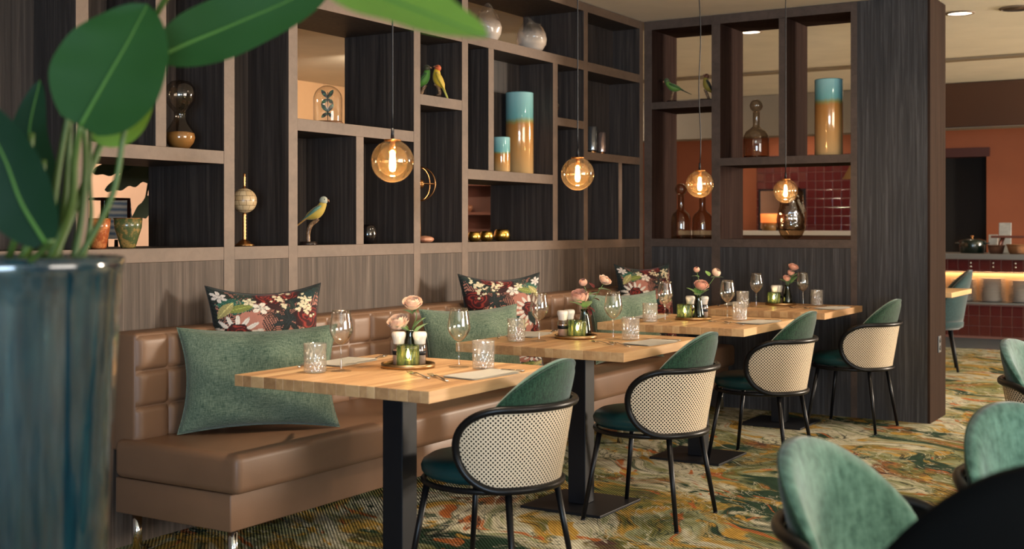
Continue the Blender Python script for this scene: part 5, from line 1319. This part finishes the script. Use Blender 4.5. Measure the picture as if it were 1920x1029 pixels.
t = thing('serving_stand', 'low wooden serving stand on splayed legs on the buffet counter', 'stand', on_counter(1915, .42))
WST = P('reddish_stained_wood', (.12, .035, .02), .4)
box('board', (-.29, .29, -.10, .10, .165, .19), WST, t, bevel=.004)
for sx in (-1, 1):
    for sy_ in (-1, 1): tube('leg', [(.235 * sx, .075 * sy_, .004), (.185 * sx, .05 * sy_, .167)], [.011, .015], WST, t, 8)
for px, w, h, dy, lab in ((1884, .13, .33, .70, 'tall white marble board leaning behind the serving stand'), (1862, .10, .20, .64, 'small white marble board leaning beside the basket')):
    p = on_counter(px, dy); o = box('cutting_board', (-w / 2, w / 2, -.008, .008, 0, h), speckle('white_marble', (.36, .36, .34), (.46, .46, .43), 12, .35), None, .006, 2, loc=p, rot=(-.08, 0, 0)); tag(o, lab, 'board', 'white boards')

# ================================================================== TILED KITCHEN WALL SEEN THROUGH THE SHORT SHELF
tw = struct(box('trim_4', (-1.80, -0.10, Y1 - .02, Y1 - .001, .95, 2.22), GROUT))
k2 = .1135
t2 = box_me('tile', -k2 / 2 + .003, k2 / 2 - .003, -.007, .007, -k2 / 2 + .003, k2 / 2 - .003, REDTILE, .004, 2)
rnd = random.Random(5)
for a in range(15):
    for c in range(11):
        o = obj('tile', t2, tw, (-1.80 + k2 * (a + .5), Y1 - .024, .97 + k2 * (c + .5))); o.rotation_euler = (rnd.uniform(-.035, .035), 0, rnd.uniform(-.035, .035))
sdb = thing('sideboard', 'pale topped kitchen sideboard below the red tiles', 'sideboard', (-1.0, 14.75, 0))
box('carcass', (-1.45, 1.0, -.30, .45, 0, 1.18), P('carcass_brown', (.10, .045, .03), .5), sdb)
box('top', (-1.48, 1.03, -.34, .46, 1.1805, 1.235), P('pale_worktop', (.62, .58, .52), .4), sdb, bevel=.003)
p = ony(1466, 425, 14.64)
fr = thing('framed_mirror', 'black framed mirror standing on the pale sideboard', 'mirror', (p.x, 14.64, 1.2355))
fw, fh = .30, .52
obj('frame', boxes_me('frame', [(-fw, fw, -.012, .012, 0, .022), (-fw, fw, -.012, .012, fh - .022, fh), (-fw, -fw + .022, -.012, .012, .022, fh - .022), (fw - .022, fw, -.012, .012, .022, fh - .022)], BLACKM), fr)
box('mirror_glass', (-fw + .0225, fw - .0225, -.004, .004, .0225, fh - .0225), P('dark_mirror', (.30, .24, .21), .12, .9), fr)
p = ony(1442, 425, 14.50)
lm = thing('drum_lamp', 'small orange drum lamp in front of the mirror', 'lamp', (p.x, 14.50, 1.2355))
lathe('lamp_base', [(0, 0), (.085, 0), (.085, .10), (0, .10)], P('ochre_base', (.20, .10, .03), .4), lm, seg=32)
lathe('lamp_shade', [(0, .101), (.10, .101), (.105, .21), (0, .21)], P('glowing_orange_shade', (.8, .25, .05), .6, emit=(1.0, .22, .05), estr=.9), lm, seg=32)
p = ony(1600, 345, 13.0)
cn = thing('cone_pendant', 'pleated straw cone pendant partly hidden by the shelf post', 'lamp', (p.x, 13.0, ony(1600, 335, 13.0).z))
lathe('shade', [(.115, 0), (.10, .02), (.020, .17), (.012, .175)], wicker('straw', (.30, .15, .05), (.55, .32, .12)), cn, seg=40)
tube('cord', [(0, 0, .17), (0, 0, CEIL - .004 - cn.location.z)], .004, BLACKM, cn, 6)

# ================================================================== TABLE AND CHAIR BEYOND THE COLUMN
c1 = onz(1822, 541, .75)
ft = thing('dining_table', 'end of an oak table beside the teal chair beyond the column', 'table', (c1.x - .42, c1.y - .40, 0))
for k in range(8): box('stave', (-.42 + .105 * k, -.42 + .105 * (k + 1) - .0005, -.40, .40, .71, .75), OAK, ft, bevel=.001, seg=1)
box('column', (-.045, .045, -.045, .045, .012, .709), BLACKM, ft); box('base_plate', (-.2, .2, -.2, .2, 0, .012), BLACKM, ft)
TEALV = fabric('teal_velvet', (.003, .020, .024), (.018, .060, .066), 300, .8, .4, 8)
p = onz(1750, 692, 0)
fc = thing('teal_chair', 'blue-green upholstered chair with dark legs at the far oak table', 'chair', (p.x, p.y, 0), .25)
obj('shell', pad_me(TEALV, .90, .66, 1.45, 1.25, .0, .06), fc)
lathe('seat_cushion', [(0, .37), (.22, .37), (.255, .39), (.26, .43), (.23, .475), (0, .49)], TEALV, fc, seg=36)
for sx in (-1, 1):
    for sy_ in (-1, 1): tube('leg', [(.20 * sx, .19 * sy_, 0), (.14 * sx, .13 * sy_, .38)], [.011, .018], BLACKM, fc, 8)

# ================================================================== ROOM BEHIND THE LONG SHELF
def lowp(px, x): q = onx(px, 425, x); return Vector((x, q.y, 0))
def stripes():
    m, nt, b = new_mat('blue_stripes'); tc = coords(nt, (1, 1, 1), 'obj'); w = nd(nt, 'ShaderNodeTexWave'); w.bands_direction = 'Z'; w.inputs['Scale'].default_value = 9; w.inputs['Distortion'].default_value = 1.5
    nt.links.new(tc.outputs[0], w.inputs['Vector']); nt.links.new(mixc(nt, (.12, .22, .42), (.60, .66, .72), w.outputs['Fac']), b.inputs['Base Color']); b.inputs['Roughness'].default_value = .8; return m
p = lowp(196, -1.5)
ct = thing('side_table', 'dark side table behind the shelf cups', 'table', p)
box('top', (-.35, .35, -.35, .35, 1.10, 1.14), P('dark_walnut', (.03, .012, .01), .4), ct, bevel=.003)
for sx in (-.31, .31):
    for sy_ in (-.31, .31): box('leg', (sx - .02, sx + .02, sy_ - .02, sy_ + .02, 0, 1.0995), P('dark_walnut_leg', (.03, .012, .01), .4), ct)
ln = thing('lantern', 'thin dark metal lantern frame on the side table', 'lantern', p + Vector((0, 0, 1.1405)))
LAN = P('dark_bronze', (.045, .012, .01), .4, .3)
for sx in (-.09, .09):
    for sy_ in (-.09, .09): box('upright', (sx - .006, sx + .006, sy_ - .006, sy_ + .006, 0, .29), LAN, ln)
for zz in (0, .29): obj('frame', boxes_me('frame', [(-.096, .096, -.096, -.084, zz, zz + .012), (-.096, .096, .084, .096, zz, zz + .012), (-.096, -.084, -.084, .084, zz, zz + .012), (.084, .096, -.084, .084, zz, zz + .012)], LAN), ln)
tl_ = thing('table_lamp', 'table lamp with a blue and white striped shade seen through the shelf', 'lamp', onx(218, 425, -1.76) * 1.0)
tl_.location.z = 1.1405
lathe('lamp_base', [(0, 0), (.05, 0), (.05, .01), (.012, .02), (.010, .07), (0, .07)], LAN, tl_, seg=24)
lathe('lamp_shade', [(.098, .075), (.078, .31), (.076, .31), (.096, .075)], stripes(), tl_, seg=36)
# dark palm
pb = lowp(345, -1.9)
pp = thing('palm_plant', 'dark palm with hanging leaves seen through the shelf behind the cups', 'plant', pb)
lathe('pot', [(0, 0), (.16, 0), (.2, .4), (.19, .42), (.17, .4), (0, .38)], P('black_pot', (.01, .01, .01), .5), pp, seg=28)
tube('trunk', [(0, 0, .38), (.02, -.02, 1.1), (0, 0, 1.62)], .02, BARK, pp, 8)
PLEAF = P('dark_palm_leaf', (.014, .034, .016), .45)
def palm_leaf(pts, w=.10):
    mid = bez(pts, 10); n = len(mid) - 1; V, Fc = [], []
    for i, q in enumerate(mid):
        tt = i / n; hw = w * math.sin(PI * min(1, .06 + .94 * tt)) ** .6 * (1 + .14 * math.sin(34 * tt)) + .001
        for e in (-1, 0, 1): V.append(q + Vector((.30 * e * hw, -.25 * e * hw, e * hw - .15 * hw * abs(e))))
    for i in range(n):
        for k in range(2): a = i * 3 + k; Fc.append((a, a + 1, a + 4, a + 3))
    obj('leaf', mesh('leaf', V, Fc, PLEAF, True), pp)
for lp in (((292, 318), (245, 330), (196, 356)), ((300, 370), (268, 390), (238, 424)), ((285, 300), (225, 306), (172, 322))):
    palm_leaf([(0, 0, 1.60)] + [tuple(onx(a_, b_, -1.9) - pb) for a_, b_ in lp], .062)
for dx, dy, dz in ((.4, .5, 1.3), (-.5, .5, 1.5), (.2, .7, 1.7), (-.5, .1, 1.35)): palm_leaf([(0, 0, 1.6), (dx * .5, dy * .5, 1.92), (dx, dy, dz)], .07)
# shelf cabinet far behind
q0 = onx(885, 425, -3.6)
cb = thing('wall_cabinet', 'reddish brown open cabinet seen through the shelf above the gold bowls', 'cabinet', (-3.6, q0.y + .45, 0), math.radians(30))
CBW = P('red_brown_cabinet', (.16, .05, .028), .5)
box('back', (-.62, .62, .19, .21, 0, 2.1), CBW, cb)
for sx in (-.63, .60): box('side', (sx, sx + .03, -.20, .189, 0, 2.1), CBW, cb)
for zz in (.35, .75, 1.12, 1.42, 1.75, 2.07): box('shelf', (-.5995, .5995, -.19, .189, zz, zz + .03), CBW, cb)
for k, (dx, zz) in enumerate(((-.4, 1.15), (-.1, 1.15), (.25, 1.45), (-.3, 1.45), (.3, 1.15))):
    o = lathe('ceramic_bowl', [(0, 0), (.03, 0), (.06, .05), (.055, .08), (.05, .08), (.05, .05), (0, .02)], P('cabinet_ceramic', [(.10, .05, .04), (.30, .12, .06)][k % 2], .3), None, None, 24)
    o.location = Vector((-3.6, q0.y + .45, zz + .0002)) + Matrix.Rotation(math.radians(30), 3, 'Z') @ Vector((dx, 0, 0))
    tag(o, ['dark bowl at the left end of the lower cabinet shelf', 'terracotta bowl in the middle of the lower cabinet shelf', 'dark bowl at the right of the upper cabinet shelf', 'terracotta bowl at the left of the upper cabinet shelf', 'dark bowl at the right end of the lower cabinet shelf'][k], 'bowl', 'bowls in the far cabinet')

# ================================================================== CEILING DOWNLIGHTS
DLG = P('downlight_lens', (1, .9, .75), .5, emit=(1.0, .80, .58), estr=5.0); DLOFF = P('downlight_dark', (.10, .07, .05), .4); RING = P('downlight_trim', (.22, .16, .11), .5)
def downlight(x, y, label, power=0.0, angle=95, on=True, target=None, r=.085, color=(1, .79, .57)):
    t = thing('downlight', label, 'downlight', (x, y, CEIL), 0, 'recessed ceiling downlights')
    lathe('trim_ring', [(r, -.001), (r + .016, -.001), (r + .016, -.006), (r, -.010)], RING, t, seg=36)
    lathe('lens', [(0, -.003), (r, -.003), (r, -.0015), (0, -.0015)], DLG if on else DLOFF, t, seg=36)
    if power:
        tg = target or (x, y, 0)
        l = spot('downlight_beam', (0, 0, 0), (tg[0] - x, tg[1] - y, tg[2] - CEIL + .02), power, color, angle, .8, .05)
        l.parent = t; l.location = (0, 0, -.02)
downlight(2.073, 9.021, 'lit round ceiling downlight just right of the column top', 110)
downlight(0.503, 9.026, 'round ceiling downlight seen through the short shelf', 55)
downlight(2.45, 9.02, 'unlit round ceiling downlight at the top right corner', 0, on=False, r=.10)
for k, (x_, y_, pw_, tg_) in enumerate(((4.3, 2.3, 90, (0.1, 3.5, 1.45)), (1.62, 3.28, 190, (1.28, 3.55, .76)), (2.5, 4.6, 70, (1.2, 4.9, .7)), (2.5, 6.3, 60, (1.2, 6.3, .7)), (2.5, 7.4, 40, (1.5, 7.6, .6)),
        (3.4, 10.6, 110, None), (3.7, 12.5, 90, (2.2, 13.4, .6)), (-3.3, 13.0, 90, (-1.6, 13.3, 1.6)), (-1.2, 14.3, 90, (-1.2, 15.2, 1.4)), (.9, 14.6, 30, None), (4.5, 10.5, 150, None),  # unseen lamps added to light the kitchen side
        (-2.9, 5.6, 420, (-4.6, 7.0, 1.3)), (-2.6, 8.4, 260, (-4.6, 9.8, 1.9)), (-2.0, 11.4, 120, None), (-1.05, 3.9, 30, (-1.65, 4.6, 1.2)))):  # unseen lamps added to brighten the lounge and its table lamp
    downlight(x_, y_, ['lit downlight out of the photo above the aisle near the planter', 'lit downlight out of the photo right above the nearest table', 'lit downlight out of the photo above the aisle at the second table', 'lit downlight out of the photo above the aisle at the third table', 'lit downlight out of the photo above the aisle at the farthest table',
        'unseen downlight added behind the short shelf wall', 'unseen downlight added before the buffet counter', 'unseen downlight added before the kitchen sideboard', 'unseen downlight added over the kitchen sideboard', 'unseen downlight behind the buffet counter', 'unseen downlight in the far aisle',
        'unseen downlight added to light the lounge behind the planter', 'unseen downlight added to light the lounge behind the bench', 'unseen downlight added to light the lounge far end', 'unseen downlight added to brighten the lamp on the side table'][k], pw_, 44 if k == 1 else 56 if k == 0 else 100, True, tg_)
